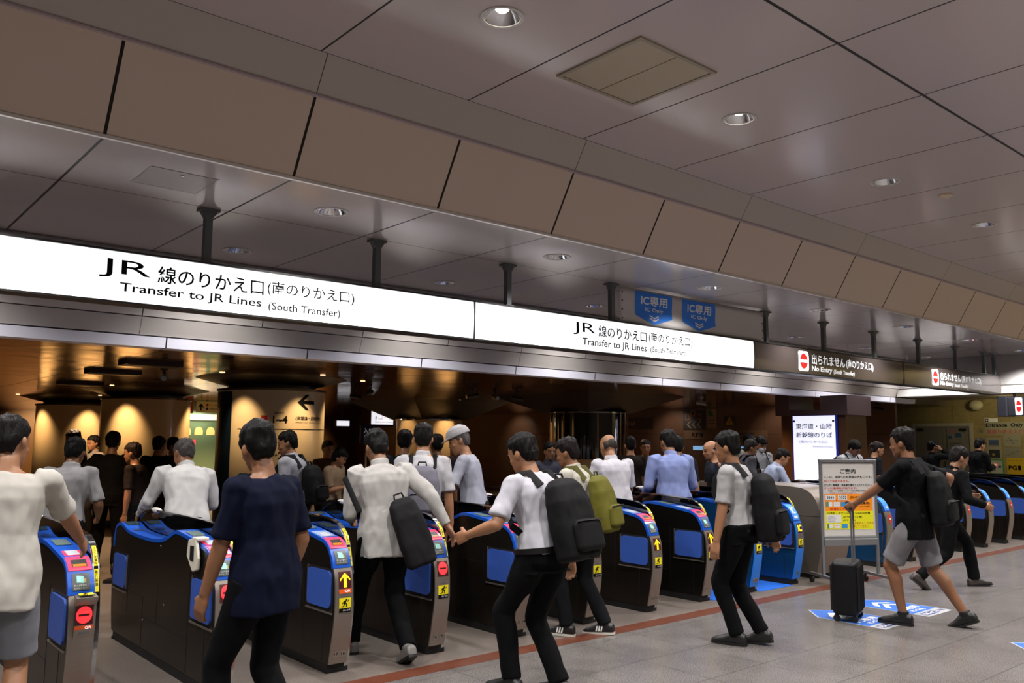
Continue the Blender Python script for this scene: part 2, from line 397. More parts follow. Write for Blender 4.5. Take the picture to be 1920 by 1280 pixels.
for i, x in enumerate(LXB):
    if i == 0:
        for yy in (5.78, 7.6): lamp('hall_downlight', 'SPOT', (x, yy, ZL - .02), P_LOW, HALL, size=0.06, spot=130)
        continue
    for yy, nm in ((5.78, 'front'), (7.6, 'rear')):
        downlight(x, yy, ZL, False, f'round downlight in the {nm} row of the lower ceiling, {ords[i - 1].replace(" and brightest", "")} from the left', f'{nm} row downlights in the lower ceiling', P_LOW)

# ceiling access panels
def flat_panel(name, x0, x1, y0, y1, z, label, m, leaf=2):
    t = thing(name, label, 'ceiling vent' if leaf == 2 else 'ceiling hatch', ((x0 + x1) / 2, (y0 + y1) / 2, z))
    a, b = (x1 - x0) / 2, (y1 - y0) / 2; f = MB(); e = 0.03 if leaf == 2 else .008; dp = .012 if leaf == 2 else .0035
    for q in ((-a, a, -b, -b + e), (-a, a, b - e, b), (-a, -a + e, -b + e, b - e), (a - e, a, -b + e, b - e)): f.box(q[0], q[1], q[2], q[3], -dp, 0.0)
    f.build('frame', m, t)
    if leaf == 2:
        for s in (-1, 1):
            l = MB(); l.box(0.006 if s > 0 else -a + e + .004, a - e - .004 if s > 0 else -0.006, -b + e + .004, b - e - .004, -0.008, -0.001)
            l.build('leaf', M('vent_leaf', '#a3967f', 0.6), t)
    else:
        l = MB(); l.box(-a + e, a - e, -b + e, b - e, -0.003, -0.0005); l.build('leaf', M('hatch_leaf', '#968d88', 0.25), t)
        k = MB(); k.lathe([(0.012, -0.004), (0.012, -0.008), (0.0, -0.008)], (0, -b + .07, 0), 12); k.build('lock', CHROME, t)
flat_panel('ceiling_vent', 3.81, 4.59, 3.26, 4.02, ZC, 'square two-leaf vent panel in the high ceiling', M('vent_frame', '#8d8370', 0.5))
flat_panel('ceiling_hatch', 1.65, 2.10, 5.565, 6.01, ZL, 'square access hatch flush in the lower ceiling above the white sign', M('hatch_frame', '#8b827d', 0.3), 1)
t = MB(); t.lathe([(0.07, 0), (0.065, -0.02), (0.04, -0.035), (0, -0.036)], (0, 0, 0), 20)
o = t.build('smoke_detector', M('detector', '#b8a58c', 0.5), label='small round smoke detector on the high ceiling', cat='smoke detector', smooth=True); o.location = (8.67, 3.45, ZC)

# ================================================================ hanging signs
SY = 6.29
def sign_section(x0, x1, label, mat, posts, name='hanging_sign'):
    t = thing(name, label, 'sign', (x0, SY, 2.5), 0, None)
    w_ = x1 - x0; prof = []
    for i in range(9):
        a = i / 8; prof.append((0.01 * (2 * a - 1) ** 2, 0.012 + a * 0.35))
    mb = MB(); mb.prism([(0.0, p[0], p[1]) for p in prof] + [(0.0, 0.16, 0.362), (0.0, 0.16, 0.012)], (w_, 0, 0)); mb.build('face_panel', mat, t, fix=True)
    h = MB(); h.mat(DARK)
    h.box(-0.012, w_ + 0.0, 0.0, 0.17, -0.004, 0.010); h.box(-0.012, w_, 0.0, 0.17, 0.364, 0.378)
    h.box(-0.014, -0.002, -0.004, 0.17, -0.004, 0.378)
    h.mat(GREY).box(0, w_, 0.162, 0.18, 0.0, 0.374)
    h.build('casing', None, t)
    for px in posts:
        p = MB(); x = px - x0; zt = ZL - 2.5
        p.box(x - 0.028, x + 0.028, 0.052, 0.108, 0.378, zt - 0.03)
        p.box(x - 0.075, x + 0.075, 0.03, 0.13, zt - 0.02, zt - 0.001); p.prism([(x - .028, .05, zt - .07), (x + .028, .05, zt - .07), (x + .06, .05, zt - .02), (x - .06, .05, zt - .02)], (0, .06, 0))
        p.box(x - 0.05, x + 0.05, 0.04, 0.12, 0.378, 0.392)
        p.build('hanging_post', POST, t)
    return t
def sign_fn(x0):
    def f(u, v):
        a = (v - 2.512) / 0.35; return Vector((u - x0, 0.01 * (2 * a - 1) ** 2 - 0.0025, v - 2.5))
    return curved(f, 0, .045)
def jr_text(t, x0, b):
    f = sign_fn(x0)
    m = MB(); put_text(m, 'JR', b[0], f, 0.0); put_text(m, '線のりかえ口', b[1], f, 0.012); put_text(m, '(南のりかえ口)', b[2], f, 0.009); m.build('japanese_lettering', INK, t, fix=False)
    m = MB(); put_text(m, 'Transfer to JR Lines', b[3], f, 0.012); put_text(m, '(South Transfer)', b[4], f, 0.01); m.build('english_lettering', INK, t, fix=False)
t1 = sign_section(-3.0, 4.885, 'wide lit white transfer sign hanging at the left, nearest the camera', SIGNW, [2.331, 3.844])
jr_text(t1, -3.0, [(1.555, 1.905, 2.668, 2.806), (1.955, 2.77, 2.672, 2.80), (2.80, 3.585, 2.68, 2.80), (1.70, 2.757, 2.562, 2.645), (2.815, 3.455, 2.55, 2.63)])
t2 = sign_section(4.90, 9.535, 'lit white transfer sign hanging in the middle, left of the brown signs', SIGNW, [5.369, 6.893])
jr_text(t2, 4.90, [(6.21, 6.545, 2.668, 2.806), (6.595, 7.39, 2.672, 2.80), (7.43, 8.235, 2.668, 2.80), (6.35, 7.395, 2.545, 2.645), (7.46, 8.10, 2.555, 2.635)])
def no_entry(t, x0, u0, tb):
    f = sign_fn(x0); g = shift(f, 0.002); g2 = shift(f, 0.004)
    m = MB(); poly(m, rrect(u0, u0 + .265, 2.545, 2.825, .035), g); m.build('icon_plate', SIGNW2, t, fix=False)
    m = MB(); m.mat(REDI); disc(m, (u0 + .1325, 2.685), .098, g2, ry=.108); m.mat(SIGNW2); patch(m, (u0 + .05, u0 + .215, 2.665, 2.702), shift(f, .006)); m.build('no_entry_icon', None, t, fix=False)
    m = MB(); put_text(m, '出られません', tb[0], g, 0.02); put_text(m, '(南のりかえ口)', tb[1], g, 0.012); m.build('japanese_lettering', INKW, t, fix=False)
    m = MB(); put_text(m, 'No Entry', tb[2], g, 0.035); put_text(m, '(South Transfer)', tb[3], g, 0.03); m.build('english_lettering', INKW, t, fix=False)
t3 = sign_section(9.55, 13.80, 'brown no entry sign with a lit icon, beside the white sign', SIGNB, [9.942, 11.45, 12.98])
no_entry(t3, 9.55, 10.61, [(10.96, 11.89, 2.655, 2.80), (11.93, 12.76, 2.645, 2.79), (10.955, 11.52, 2.54, 2.632), (11.56, 12.175, 2.535, 2.615)])
t4 = sign_section(13.815, 17.93, 'brown no entry sign with a lit icon at the far right end of the row', SIGNB, [14.55, 16.06, 17.35, 17.85])
no_entry(t4, 13.815, 14.85, [(15.19, 16.03, 2.65, 2.79), (16.07, 16.94, 2.64, 2.775), (15.18, 15.72, 2.545, 2.635), (15.76, 16.36, 2.54, 2.615)])
m = MB(); m.box(0, 0.012, 0.02, 0.16, -0.004, 0.378); o = m.build('end_cap', DARK, t4); o.location = (17.93 - 13.815, 0, 0)

# hanging IC banner
t = thing('ic_banner', 'white banner with two blue IC only arrows hanging above the white sign', 'banner', (7.0, 6.34, 2.9))
def bf(u, v): return Vector((u - 7.0, 0.006 * math.sin(u * 7) + .004 * math.sin(v * 23), v - 2.9))
curved(bf, .08, .06)
m = MB(); patch(m, (6.99, 9.84, 2.885, 3.288), bf, 48, 6); o = m.build('sheet', M('banner_white', '#b9b4b1', 0.5), t, fix=False, smooth=True)
sm = o.modifiers.new('thick', 'SOLIDIFY'); sm.thickness = 0.002
for u0 in (7.258, 8.113):
    m = MB(); g = shift(bf, .003)
    poly(m, [(u0, 2.99), (u0 + .325, 2.898), (u0 + .653, 2.99), (u0 + .653, 3.27), (u0, 3.27)], g); m.build('blue_arrow', ICB, t, fix=False)
    g = shift(bf, .006); m = MB(); put_text(m, 'IC専用', (u0 + .10, u0 + .56, 3.115, 3.235), g, .02); put_text(m, 'IC Only', (u0 + .18, u0 + .49, 3.035, 3.095), g, .02)
    for dz in (0, .03):
        poly(m, [(u0 + .25, 2.995 - dz), (u0 + .327, 2.963 - dz), (u0 + .404, 2.995 - dz), (u0 + .404, 3.012 - dz), (u0 + .327, 2.98 - dz), (u0 + .25, 3.012 - dz)], g)
    m.build('lettering', M('banner_letter', '#dcdcdc', 0.5), t, fix=False)
m = MB(); m.tube([(0, -.004, 0), (0, 0.004, 0)], .009, 10); gm = m.mesh('grommet', DARK)
for x in (0.03, 2.81):
    for z in (.03, .13, .23, .33): link('grommet', gm, t).location = (x, -.008, z)
#@@GATES
# ================================================================ ticket gates
GY = 5.11
PR = [(.065, .06), (.03, .22), (.0, .41), (.007, .60), (.035, .69), (.055, .75), (.10, .82), (.15, .855), (.2, .872), (.39, .90), (.56, .921), (.70, .932), (.77, .926),
      (.87, .89), (.95, .866), (1.03, .848), (1.15, .838), (1.27, .834), (1.42, .834), (1.6, .838), (1.77, .85), (1.86, .872), (1.93, .888), (1.99, .888), (2.06, .868),
      (2.1, .83), (2.12, .75), (2.13, .69), (2.135, .5), (2.13, .4), (2.11, .22), (2.07, .06)]
GP = [(.10, .03), (.075, .22), (.05, .42), (.055, .60), (.075, .70), (.10, .78), (.145, .88), (.21, .937), (.32, .979), (.54, .997), (.81, 1.003), (1.2, 1.006), (1.6, 1.003), (1.80, .99),
      (1.93, .955), (2.02, .90), (2.07, .80), (2.10, .66), (2.11, .5), (2.105, .3), (2.08, .03)]
class Curve:
    def __init__(s, pts, sub=4):
        q = []
        n = len(pts)
        for i in range(n - 1):
            p0, p1, p2, p3 = pts[max(i - 1, 0)], pts[i], pts[i + 1], pts[min(i + 2, n - 1)]
            for k in range(sub):
                t = k / sub
                q.append(tuple(0.5 * (2 * p1[j] + (p2[j] - p0[j]) * t + (2 * p0[j] - 5 * p1[j] + 4 * p2[j] - p3[j]) * t * t + (3 * p1[j] - p0[j] - 3 * p2[j] + p3[j]) * t ** 3) for j in (0, 1)))
        q.append(pts[-1]); s.p = q; s.s = [0]
        for a, b in zip(q, q[1:]): s.s.append(s.s[-1] + math.hypot(b[0] - a[0], b[1] - a[1]))
    def at(s, t):
        import bisect
        i = max(1, min(len(s.s) - 1, bisect.bisect(s.s, t))); a = (t - s.s[i - 1]) / (s.s[i] - s.s[i - 1])
        p, q = s.p[i - 1], s.p[i]; d = (q[0] - p[0], q[1] - p[1]); l = math.hypot(*d)
        return (p[0] + d[0] * a, p[1] + d[1] * a), (-d[1] / l, d[0] / l)      # point, outward normal
    def sz(s, z):
        for i, q in enumerate(s.p):
            if q[1] >= z:
                if i == 0: return s.s[0]
                p = s.p[i - 1]; return s.s[i - 1] + (s.s[i] - s.s[i - 1]) * (z - p[1]) / (q[1] - p[1])
    def sy(s, y):
        for i, q in enumerate(s.p):
            if q[0] >= y and q[1] > .7: return s.s[i]
    def sub(s, a, b, off=0.0):
        out = []
        ts = [a] + [t for t in s.s if a < t < b] + [b]
        for t in ts:
            p, n = s.at(t); out.append((p[0] + n[0] * off, p[1] + n[1] * off))
        return out
CP, CG = Curve(PR), Curve(GP)
def fx(m, x): return 0.172 - x if m else x
def top_fn(mir, off=0.001, C=CP):
    # u runs along x as the passenger in front sees it, v is the arc length up the front and over the top
    def f(u, v):
        p, n = C.at(v); return Vector((u, p[0] + n[0] * off, p[1] + n[1] * off))
    return curved(f, 0, .016)
def band(mb, C, s0, s1, x0, x1, th, inner=0.0):
    o = C.sub(s0, s1, th); i = C.sub(s0, s1, inner)
    n = len(o); rings = [[(x0, *o[k]), (x1, *o[k]), (x1, *i[k]), (x0, *i[k])] for k in range(n)]
    mb.loft(rings); return mb
def gate_meshes(var):
    mir = var == 'exit'; D = {}
    bx0, bx1 = (0.002, .172) if mir else (0.0, .135); gx0, gx1 = (0.0, .035) if mir else (.137, .172)
    side = SIDEB if var in ('ic', 'exit_blue') else SIDE
    m = MB(); m.box(bx0 + .006, gx1 - .006 if not mir else bx1 - .006, .10, 2.03, 0, .062) if not mir else m.box(.006, .166, .10, 2.03, 0, .062)
    m.box(.0, .172, 2.0, 2.04, .0, .02); D['plinth'] = m.mesh('plinth', BLACK)
    pts = CP.sub(0, CP.s[-1], -0.004); m = MB(); m.prism([(bx0 + .003, *p) for p in pts], (bx1 - bx0 - .006, 0, 0)); D['cabinet'] = m.mesh('cabinet', side)
    a, b = CP.sz(.69), CP.s[-1] - CP.sz(.69)
    m = MB(); band(m, CP, a, b, .038 if mir else bx0 - .001, bx1 + .001, 0.0, -.024); D['top_cover'] = m.mesh('top_cover', BLUE, True)
    m = MB(); band(m, CP, 0.005, a - .003, bx0 + .002, bx1, 0.0015, -.01); D['front_plate'] = m.mesh('front_plate', ICB if var == 'ic' else STEEL, True)
    m = MB(); band(m, CG, 0 if not mir else CG.sz(.1), CG.s[-1], gx0, gx1, 0.0, -.012); D['guard_rail'] = m.mesh('guard_rail', CHROME, True)
    m = MB(); pts = CG.sub(CG.sz(.70), CG.s[-1] - CG.sz(.70), -.012) if mir else CG.sub(0, CG.s[-1], -.012); m.prism([(gx0 + .009, *p) for p in pts], (.017, 0, 0)); D['guard_panel'] = m.mesh('guard_panel', ACRYL)
    # flaps folded into the side facing the camera
    xs = bx0
    def flap(y0, y1, z0, z1, nm):
        fn = lambda u, v: Vector((xs + .0005, u, v))
        r = MB(); r.prism([(xs + .004, *p) for p in rrect(y0 - .02, y1 + .012, z0 - .02, z1 + .015, .02)], (-.003, 0, 0)); D[nm + '_recess'] = r.mesh('flap_recess', DARK)
        f = MB(); f.prism([(xs + .001, *p) for p in rrect(y0, y1, z0, z1, .035)], (-.012, 0, 0)); D[nm] = f.mesh('flap', FLAP)
        h = MB(); h.box(xs - .004, xs + .002, (y1 + .004) if y0 < .5 else y0 - .016, (y1 + .016) if y0 < .5 else y0 - .004, z0 + .0, z1 + .012)
        h.box(xs - .006, xs + .002, y0 - .02, y1 + .03, z0 - .036, z0 - .026); D[nm + '_hinge'] = h.mesh('flap_bracket', STEEL)
    flap(.055, .38, .425, .668, 'flap_front'); flap(1.76, 2.06, .415, .652, 'flap_rear')
    L = MB(); e = .0015
    for y0, y1, z in ((.45, 1.70, .545), (.10, .45, .40), (.45, 1.35, .27), (1.35, 1.70, .41), (1.72, 2.1, .39), (.47, .47, 0)):
        if y1 > y0: L.box(xs + .003 - e, xs + .004, y0, y1, z, z + .003)
    for y, z0, z1 in ((.45, .07, .70), (1.71, .25, .66), (.16, .07, .40), (1.35, .07, .41), (1.05, .27, .545)): L.box(xs + .003 - e, xs + .004, y, y + .003, z0, z1)
    D['seams'] = L.mesh('panel_joint', BLACK)
    k = MB()
    for y, z in ((1.03, .797), (.9, .42), (1.34, .25), (1.6, .47)):
        k.tube([(xs + .004, y, z), (xs - .002, y, z)], .009, 10); 
    D['locks'] = k.mesh('key_lock', CHROME)
    d = MB(); d.mat(M('dome_white', '#cfcac4', 0.3)).ell((gx0 + .0175, 1.62, .997), (.020, .12, .022), 16, 8); D['dome'] = d.mesh('status_dome', None, True)
    return D
GM = {}
def runner(mb, u, v, s, fn):
    """black figure caught between two flaps, as on the warning stickers"""
    disc(mb, (u + .64 * s, v + .86 * s), .10 * s, fn, 10)
    for pl in ([(.35, .75), (.58, .80), (.62, .62), (.45, .38), (.30, .42)], [(.55, .76), (.85, .62), (.95, .80), (.88, .84), (.82, .72), (.60, .68)], [(.42, .72), (.18, .60), (.10, .42), (.18, .40), (.25, .53), (.45, .60)],
               [(.38, .44), (.62, .36), (.58, .05), (.68, .05), (.74, .42), (.45, .52)], [(.32, .46), (.26, .20), (.02, .16), (.03, .08), (.33, .10), (.45, .40)]):
        poly(mb, [(u + a * s, v + b * s) for a, b in pl], fn)
def gate(x0, label, var='std', disp='arrow', nums=(), qr=False, far=False, tint=None):
    t = thing('ticket_gate', label, 'ticket gate', (x0, GY, 0), 0, 'ticket gates in the row')
    if var not in GM: GM[var] = gate_meshes(var)
    D = GM[var]; mir = var == 'exit'
    for k, me in D.items():
        nm = {'flap_front': 'flap', 'flap_rear': 'flap', 'flap_front_recess': 'flap_recess', 'flap_rear_recess': 'flap_recess', 'flap_front_hinge': 'flap_bracket', 'flap_rear_hinge': 'flap_bracket', 'seams': 'panel_joint', 'locks': 'key_lock', 'dome': 'status_dome'}.get(k, k)
        if far and k in ('flap_front_hinge', 'flap_rear_hinge', 'locks'): continue
        o = link(nm, me, t)
        if k == 'cabinet' and tint: o.material_slots[0].link = 'OBJECT'; o.material_slots[0].material = tint
    f1, f2, f3 = top_fn(mir, .0035), top_fn(mir, .005), top_fn(mir, .0065)
    bx = .04 if mir else .004; z = CP.sz
    def P(nm, m, fn, *boxes, nv=4):
        mb = MB()
        for b in boxes: patch(mb, b, fn, 1, nv)
        return mb.build(nm, m, t, fix=False)
    fr = top_fn(mir, .0015, CG)
    if not mir:
        # yellow warning strip on the curved rail
        gy0, gy1 = CG.sz(.69), CG.sz(.93)
        P('warning_strip', YEL, fr, (.143, .166, gy0, gy1), nv=8)
        mb = MB(); g = top_fn(mir, .0028, CG)
        def vt(u, v): return g(.147 + v, gy1 - .012 - u)
        if not far:
            put_text(mb, 'かけこみ禁止', (0, .115, 0, .015), vt, .01); put_text(mb, '扉に注意', (.145, .235, 0, .015), vt, .01)
            patch(mb, (.143, .166, gy0 + (gy1 - gy0) * .46, gy0 + (gy1 - gy0) * .52), g); mb.build('warning_lettering', INK, t, fix=False)
    if disp in ('arrow', 'stop', 'box'):
        if disp == 'box':
            b = MB(); b.prism([(.028, .02, .695), (.028, -.045, .685), (.028, -.045, .668), (.028, -.02, .64), (.028, -.012, .50), (.028, .01, .42)], (.107, 0, 0)); b.build('display_box', STEEL, t, bevel=.002)
            fb = plane_fn((0, -.0165, 0), (1, 0, 0), (0, -.055, 1)); 
            fd = lambda u, v: Vector((u, -.0235 + (0.645 - v) * .10 if v < .645 else -.0235, v))
            y0, y1 = .535, .64; led = lambda off: (lambda u, v: Vector((u, -.016 + (.64 - v) * .065 - off, v)))
            la, lb, lc = led(.005), led(.0065), led(.008)
            f0 = lambda u, v: Vector((u, v, .6905 + (v + .045) * .154 + .001))
            mb = MB(); patch(mb, (.045, .118, -.038, .012), f0); mb.build('warning_sticker', YEL, t, fix=False)
            mb = MB(); patch(mb, (.045, .118, -.038, -.026), shift(f0, .001)); runner(mb, .06, -.025, .036, shift(f0, .001)); mb.build('runner_pictogram', INK, t, fix=False)
            P('qr_label', ORG, la, (.03, .125, .508, .532), nv=1); mb = MB(); put_text(mb, 'QR', (.082, .115, .512, .528), lb, .02); mb.build('qr_lettering', INKW, t, fix=False)
            P('sensor_slot', GREY, la, (.055, .105, .488, .498), nv=1)
        else:
            y0, y1 = z(.56), z(.665); la, lb, lc = f1, f2, f3
        P('display_screen', LEDD, la, (.028 + (.035 if mir else 0), .121 + (.035 if mir else 0), y0, y1))
        mb = MB(); h = y1 - y0; cx = .0745; cy = y0 + h * .52
        if disp == 'arrow':
            poly(mb, [(cx, y1 - .008), (cx + .038, y1 - .048), (cx + .038, y1 - .062), (cx + .012, y1 - .036), (cx - .012, y1 - .036), (cx - .038, y1 - .062), (cx - .038, y1 - .048)], lb)
            poly(mb, [(cx + .012, y1 - .036), (cx + .012, y0 + .006), (cx - .012, y0 + .006), (cx - .012, y1 - .036)], lb); mb.build('lit_arrow', LEDY, t, fix=False)
        else:
            mb.mat(LEDR); disc(mb, (cx, cy), .041, lb, 24, .046); mb.mat(LEDD); patch(mb, (cx - .028, cx + .028, cy - .006, cy + .006), lc); mb.build('lit_no_entry', None, t, fix=False)
        if qr and disp != 'box':
            P('qr_label', ORG, f1, (.028, .121, z(.527), z(.555))); mb = MB(); put_text(mb, 'QR', (.07, .112, z(.532), z(.55)), f2, .02); mb.build('qr_lettering', INKW, t, fix=False)
        if disp != 'box': P('sensor_slot', GREY, f1, (.058, .098, z(.508), z(.517)), nv=1)
        # ticket module on top
        P('instruction_label', M('label_grey', '#4c5452', 0.3), f1, (.022, .113, z(.712), z(.797)), nv=6)
        if not far:
            mb = MB(); mb.mat(M('ticket_green', '#8fd0c4', 0.5, emit=.15))
            for i in range(3): patch(mb, (.045 + .012 * i, .058 + .012 * i, z(.752) - .002 * i, z(.786) - .002 * i), f2, 1, 2)
            mb.mat(M('ticket_tan', '#b09a58', 0.5)); patch(mb, (.082, .092, z(.75), z(.77)), f2)
            mb.mat(PAPER); put_text(mb, 'きっぷを重ねて', (.03, .105, z(.733), z(.742)), f2); put_text(mb, 'お入れください', (.03, .105, z(.719), z(.728)), f2)
            mb.build('instruction_print', None, t, fix=False)
        mb = MB(); band(mb, CP, z(.812), CP.sy(.20), .008, .128, .005); mb.build('ticket_slot', PINK, t)
        mb = MB(); mb.mat(DARK); patch(mb, (.028, .108, z(.828), CP.sy(.152)), top_fn(mir, .0062), 1, 4); mb.mat(M('slot_amber', '#a86a08', 0.4)); patch(mb, (.034, .102, z(.828), z(.84)), top_fn(mir, .0075), 1, 2); mb.build('slot_mouth', None, t, fix=False)
        if disp in ('stop', 'box'):
            mb = MB(); band(mb, CP, CP.sy(.205), CP.sy(.33), .02, .115, .003); mb.build('reader_frame', PINK, t)
        else: 
            mb = MB(); band(mb, CP, CP.sy(.205), CP.sy(.36), .012, .123, .003); mb.build('reader_frame', M('reader_pale', '#7f92b8', 0.4), t)
        P('card_reader', M('reader_grey', '#aeb0b8', 0.3), top_fn(mir, .0045), (.035, .10, CP.sy(.23), CP.sy(.30)))
        P('small_screen', LCD, f1, (.025, .11, CP.sy(.45), CP.sy(.60)))
        P('rear_screen', M('screen_dark', '#2c3b45', 0.15), f1, (.02, .115, CP.sy(1.86), CP.sy(2.0)))
        mb = MB(); disc(mb, (.0675, CP.sy(1.72)), .038, f1, 24, .05); mb.build('rear_reader', GREY, t, fix=False)
        mb = MB(); disc(mb, (.0675, CP.sy(1.72)), .030, f2, 24, .041); mb.build('rear_reader_pad', M('pad_dark', '#123a86', 0.3), t, fix=False)
    if var == 'ic':
        P('ic_label', M('ic_plate', '#3f8fe8', 0.4), f1, (.006, .129, z(.70), z(.86)), nv=8)
        mb = MB(); put_text(mb, 'IC', (.035, .10, z(.765), z(.83)), f2, .03); put_text(mb, '専用', (.035, .10, z(.715), z(.745)), f2, .02); mb.build('ic_lettering', INKW, t, fix=False)
        P('display_screen', LEDD, f1, (.028, .121, z(.56), z(.665))); mb = MB(); put_text(mb, 'IC', (.036, .112, z(.575), z(.65)), f2, .05); mb.build('lit_letters', LEDY, t, fix=False)
        P('reader_plate', M('ic_reader', '#0c1c4c', 0.3), f1, (.012, .123, CP.sy(.22), CP.sy(.55)))
        mb = MB(); put_text(mb, 'タッチ', (.03, .105, CP.sy(.28), CP.sy(.34)), f2, .01); mb.build('reader_lettering', INKW, t, fix=False)
        P('steel_band', STEEL, top_fn(mir, .0025), (.004, .132, z(.40), z(.555)), nv=6)
    if mir:
        P('front_label', M('ic_plate', '#3f8fe8', 0.4), f1, (.042, .168, z(.70), z(.85)), nv=8)
        P('label_code', PAPER, f2, (.105, .135, z(.725), z(.755)), nv=1)
        mb = MB(); disc(mb, (.105, z(.60)), .034, f1, 24, .06); mb.build('no_entry_sticker', M('sticker_red', '#c8201c', 0.5), t, fix=False)
        mb = MB(); patch(mb, (.083, .127, z(.592), z(.608)), f2); mb.build('sticker_bar', PAPER, t, fix=False)
    elif disp != 'box':
        P('warning_sticker', YEL, f1, (.030, .119, z(.405), z(.498)), nv=3)
        mb = MB(); patch(mb, (.030, .119, z(.405), z(.432)), f2); runner(mb, .045, z(.435), .060, f2); mb.build('runner_pictogram', INK, t, fix=False)
        if not far: mb = MB(); put_text(mb, '扉に注意', (.058, .113, z(.413), z(.425)), f3); mb.build('sticker_lettering', PAPER, t, fix=False)
    for i, n in enumerate(nums):
        cu = .045 + .052 * i if len(nums) > 1 else .07
        mb = MB(); mb.mat(DISCG); disc(mb, (cu, z(.13)), .023, f1, 16, .024); mb.mat(INK); put_text(mb, n, (cu - .014, cu + .014, z(.13) - .011, z(.13) + .011), f2, .01); mb.build('number_disc', None, t, fix=False)
    return t
gate(1.225, 'ticket gate nearest the left edge with a red no entry lamp and orange label', disp='box', qr=True)
gb = gate(2.03, 'second ticket gate from the left with a white plastic cover hanging off its reader', disp='stop', nums=('17',))
m = MB(); m.prism([(-.03, .30, .93), (-.03, .42, .90), (-.03, .44, .80), (-.03, .33, .71), (-.03, .25, .73), (-.03, .24, .80)], (.02, 0, 0)); m.box(-.028, .05, .27, .36, .905, .925)
m.build('hanging_cover', M('plastic_white', '#c9c3b2', 0.5), gb, bevel=.006)
m = MB(); m.box(-.034, -.029, .31, .37, .78, .87); m.build('cover_window', DARK, gb)
gate(2.835, 'ticket gate with a yellow arrow, orange label and discs 17 and 16', nums=('17', '16'), qr=True)
gate(3.64, 'ticket gate with a round red no entry lamp and discs 16 and 15', disp='stop', nums=('16', '15'))
gate(4.445, 'ticket gate mostly hidden behind the man with the black backpack in the middle', nums=('15', '14'))
gate(5.25, 'ticket gate behind the man with the olive backpack, discs 14 and 13', nums=('14', '13'))
gate(6.055, 'ticket gate with a yellow arrow and discs 13 and 12', nums=('13', '12'))
gate(6.86, 'dark ticket gate with a yellow arrow beside the first blue floor mat', nums=('12', '11'), tint=M('gate_side_dark', '#242220', 0.3, 0.8))
gate(7.665, 'blue bodied card only gate between the two blue floor mats', var='ic', disp='', nums=('11', '10'))
gate(8.47, 'blue bodied card only gate next to the wide steel cabinet', var='ic', disp='', nums=('10',))
exits = ['behind the poster stand', 'left of the black shirt man', 'behind the shorts of the black shirt man', 'left of the striding man in dark clothes', 'behind the striding man in dark clothes', 'right of the striding man', 'second from the right edge', 'at the right edge of the picture', 'farthest, beyond the right edge row']
for i in range(9):
    gate(10.55 + .81 * i, 'steel exit gate with a red oval sticker, ' + exits[i], var='exit', disp='', far=True, tint=SIDEB if i == 0 else None)
# wide steel cabinet
t = thing('steel_cabinet', 'wide brushed steel cabinet with a curved front beside the blue gate', 'cabinet', (9.06, 5.13, 0))
KC = Curve([(.10, .05), (.05, .25), (.0, .5), (.03, .75), (.10, .92), (.20, 1.0), (.35, 1.03), (.8, 1.045), (1.4, 1.045), (1.85, 1.03), (1.98, .98), (2.05, .85), (2.08, .5), (2.05, .05)])
m = MB(); m.prism([(0, *p) for p in KC.p], (.62, 0, 0)); m.build('body', STEEL, t, smooth=True)
m = MB(); m.box(.01, .61, .14, 2.0, 0, .05); m.build('plinth', BLACK, t)
m = MB(); m.box(-.002, .0, .02, 2.06, .70, .704); m.box(-.002, 0, .5, .504, .06, .70); m.box(.1, .104, -.004, .1, .70, .9); m.build('panel_joint', DARK, t)
# blue mats in the two card-only lanes
for i, x in enumerate((7.045, 7.85)):
    m = MB(); m.box(0, .61, 0, 1.95, .0, .004); o = m.build('floor_mat', M('mat_blue', '#0f5cc0', 0.6), label='bright blue floor mat in the card only lane, ' + ('left one' if i == 0 else 'right one'), cat='floor mat', group='blue lane mats'); o.location = (x, 5.17, .0005)
#@@INTERIOR
# ================================================================ poster stand
def frame_fn(o, u): # o origin, u horizontal unit
    return lambda off: plane_fn(o, u, (0, 0, 1), off)
ux, uy = .866, -.5
t = thing('poster_stand', 'wheeled aluminium poster stand with a yellow and orange notice in front of the steel cabinet', 'poster stand', (8.70, 4.955, 0), math.atan2(uy, ux))
W_ = .70
m = MB()
for x in (.02, W_ - .02): m.box(x - .016, x + .016, -.014, .014, .10, 1.36)
m.build('post', ALU, t, bevel=.004)
m = MB(); m.box(.0, W_, -.018, .018, 1.335, 1.365); m.box(.03, W_ - .03, -.02, .02, .50, .53); m.box(.03, W_ - .03, -.035, .01, .43, .50); m.build('rail', ALU, t, bevel=.004)
m = MB(); m.box(.036, W_ - .036, -.006, .006, .50, 1.34); m.build('board', M('board_back', '#b8b6b4', 0.5), t)
for z0, z1 in ((.515, .532), (1.325, 1.336)):
    m = MB(); m.box(.036, W_ - .036, -.015, -.006, z0, z1); m.build('clip_strip', CHROME, t)
for x in (.02, W_ - .02):
    m = MB(); m.box(x - .02, x + .02, -.27, .27, .085, .115); ft = m.build('foot', ALU, t, bevel=.004)
    for y in (-.25, .25):
        w = MB(); w.tube([(x - .014, y, .034), (x + .014, y, .034)], .034, 16); w.box(x - .008, x + .008, y - .012, y + .012, .05, .09); w.build('caster', BLACK, ft)
pf = lambda k: plane_fn((0, -.006 - .0016 * k, 0), (1, 0, 0), (0, 0, 1))
def NP(nm, mat, k, fnl, par=t):
    m = MB(); fnl(m, pf(k)); return m.build(nm, mat, par, fix=False)
x0, x1 = .045, W_ - .045
sheet = NP('poster', M('poster_paper', '#c3beb6', 0.55), 1, lambda m, f: patch(m, (x0, x1, .535, 1.32), f))
NP('orange_panel', M('poster_orange', '#f08c10', 0.55), 2, lambda m, f: patch(m, (x0 + .01, x1 - .02, .80, .985), f))
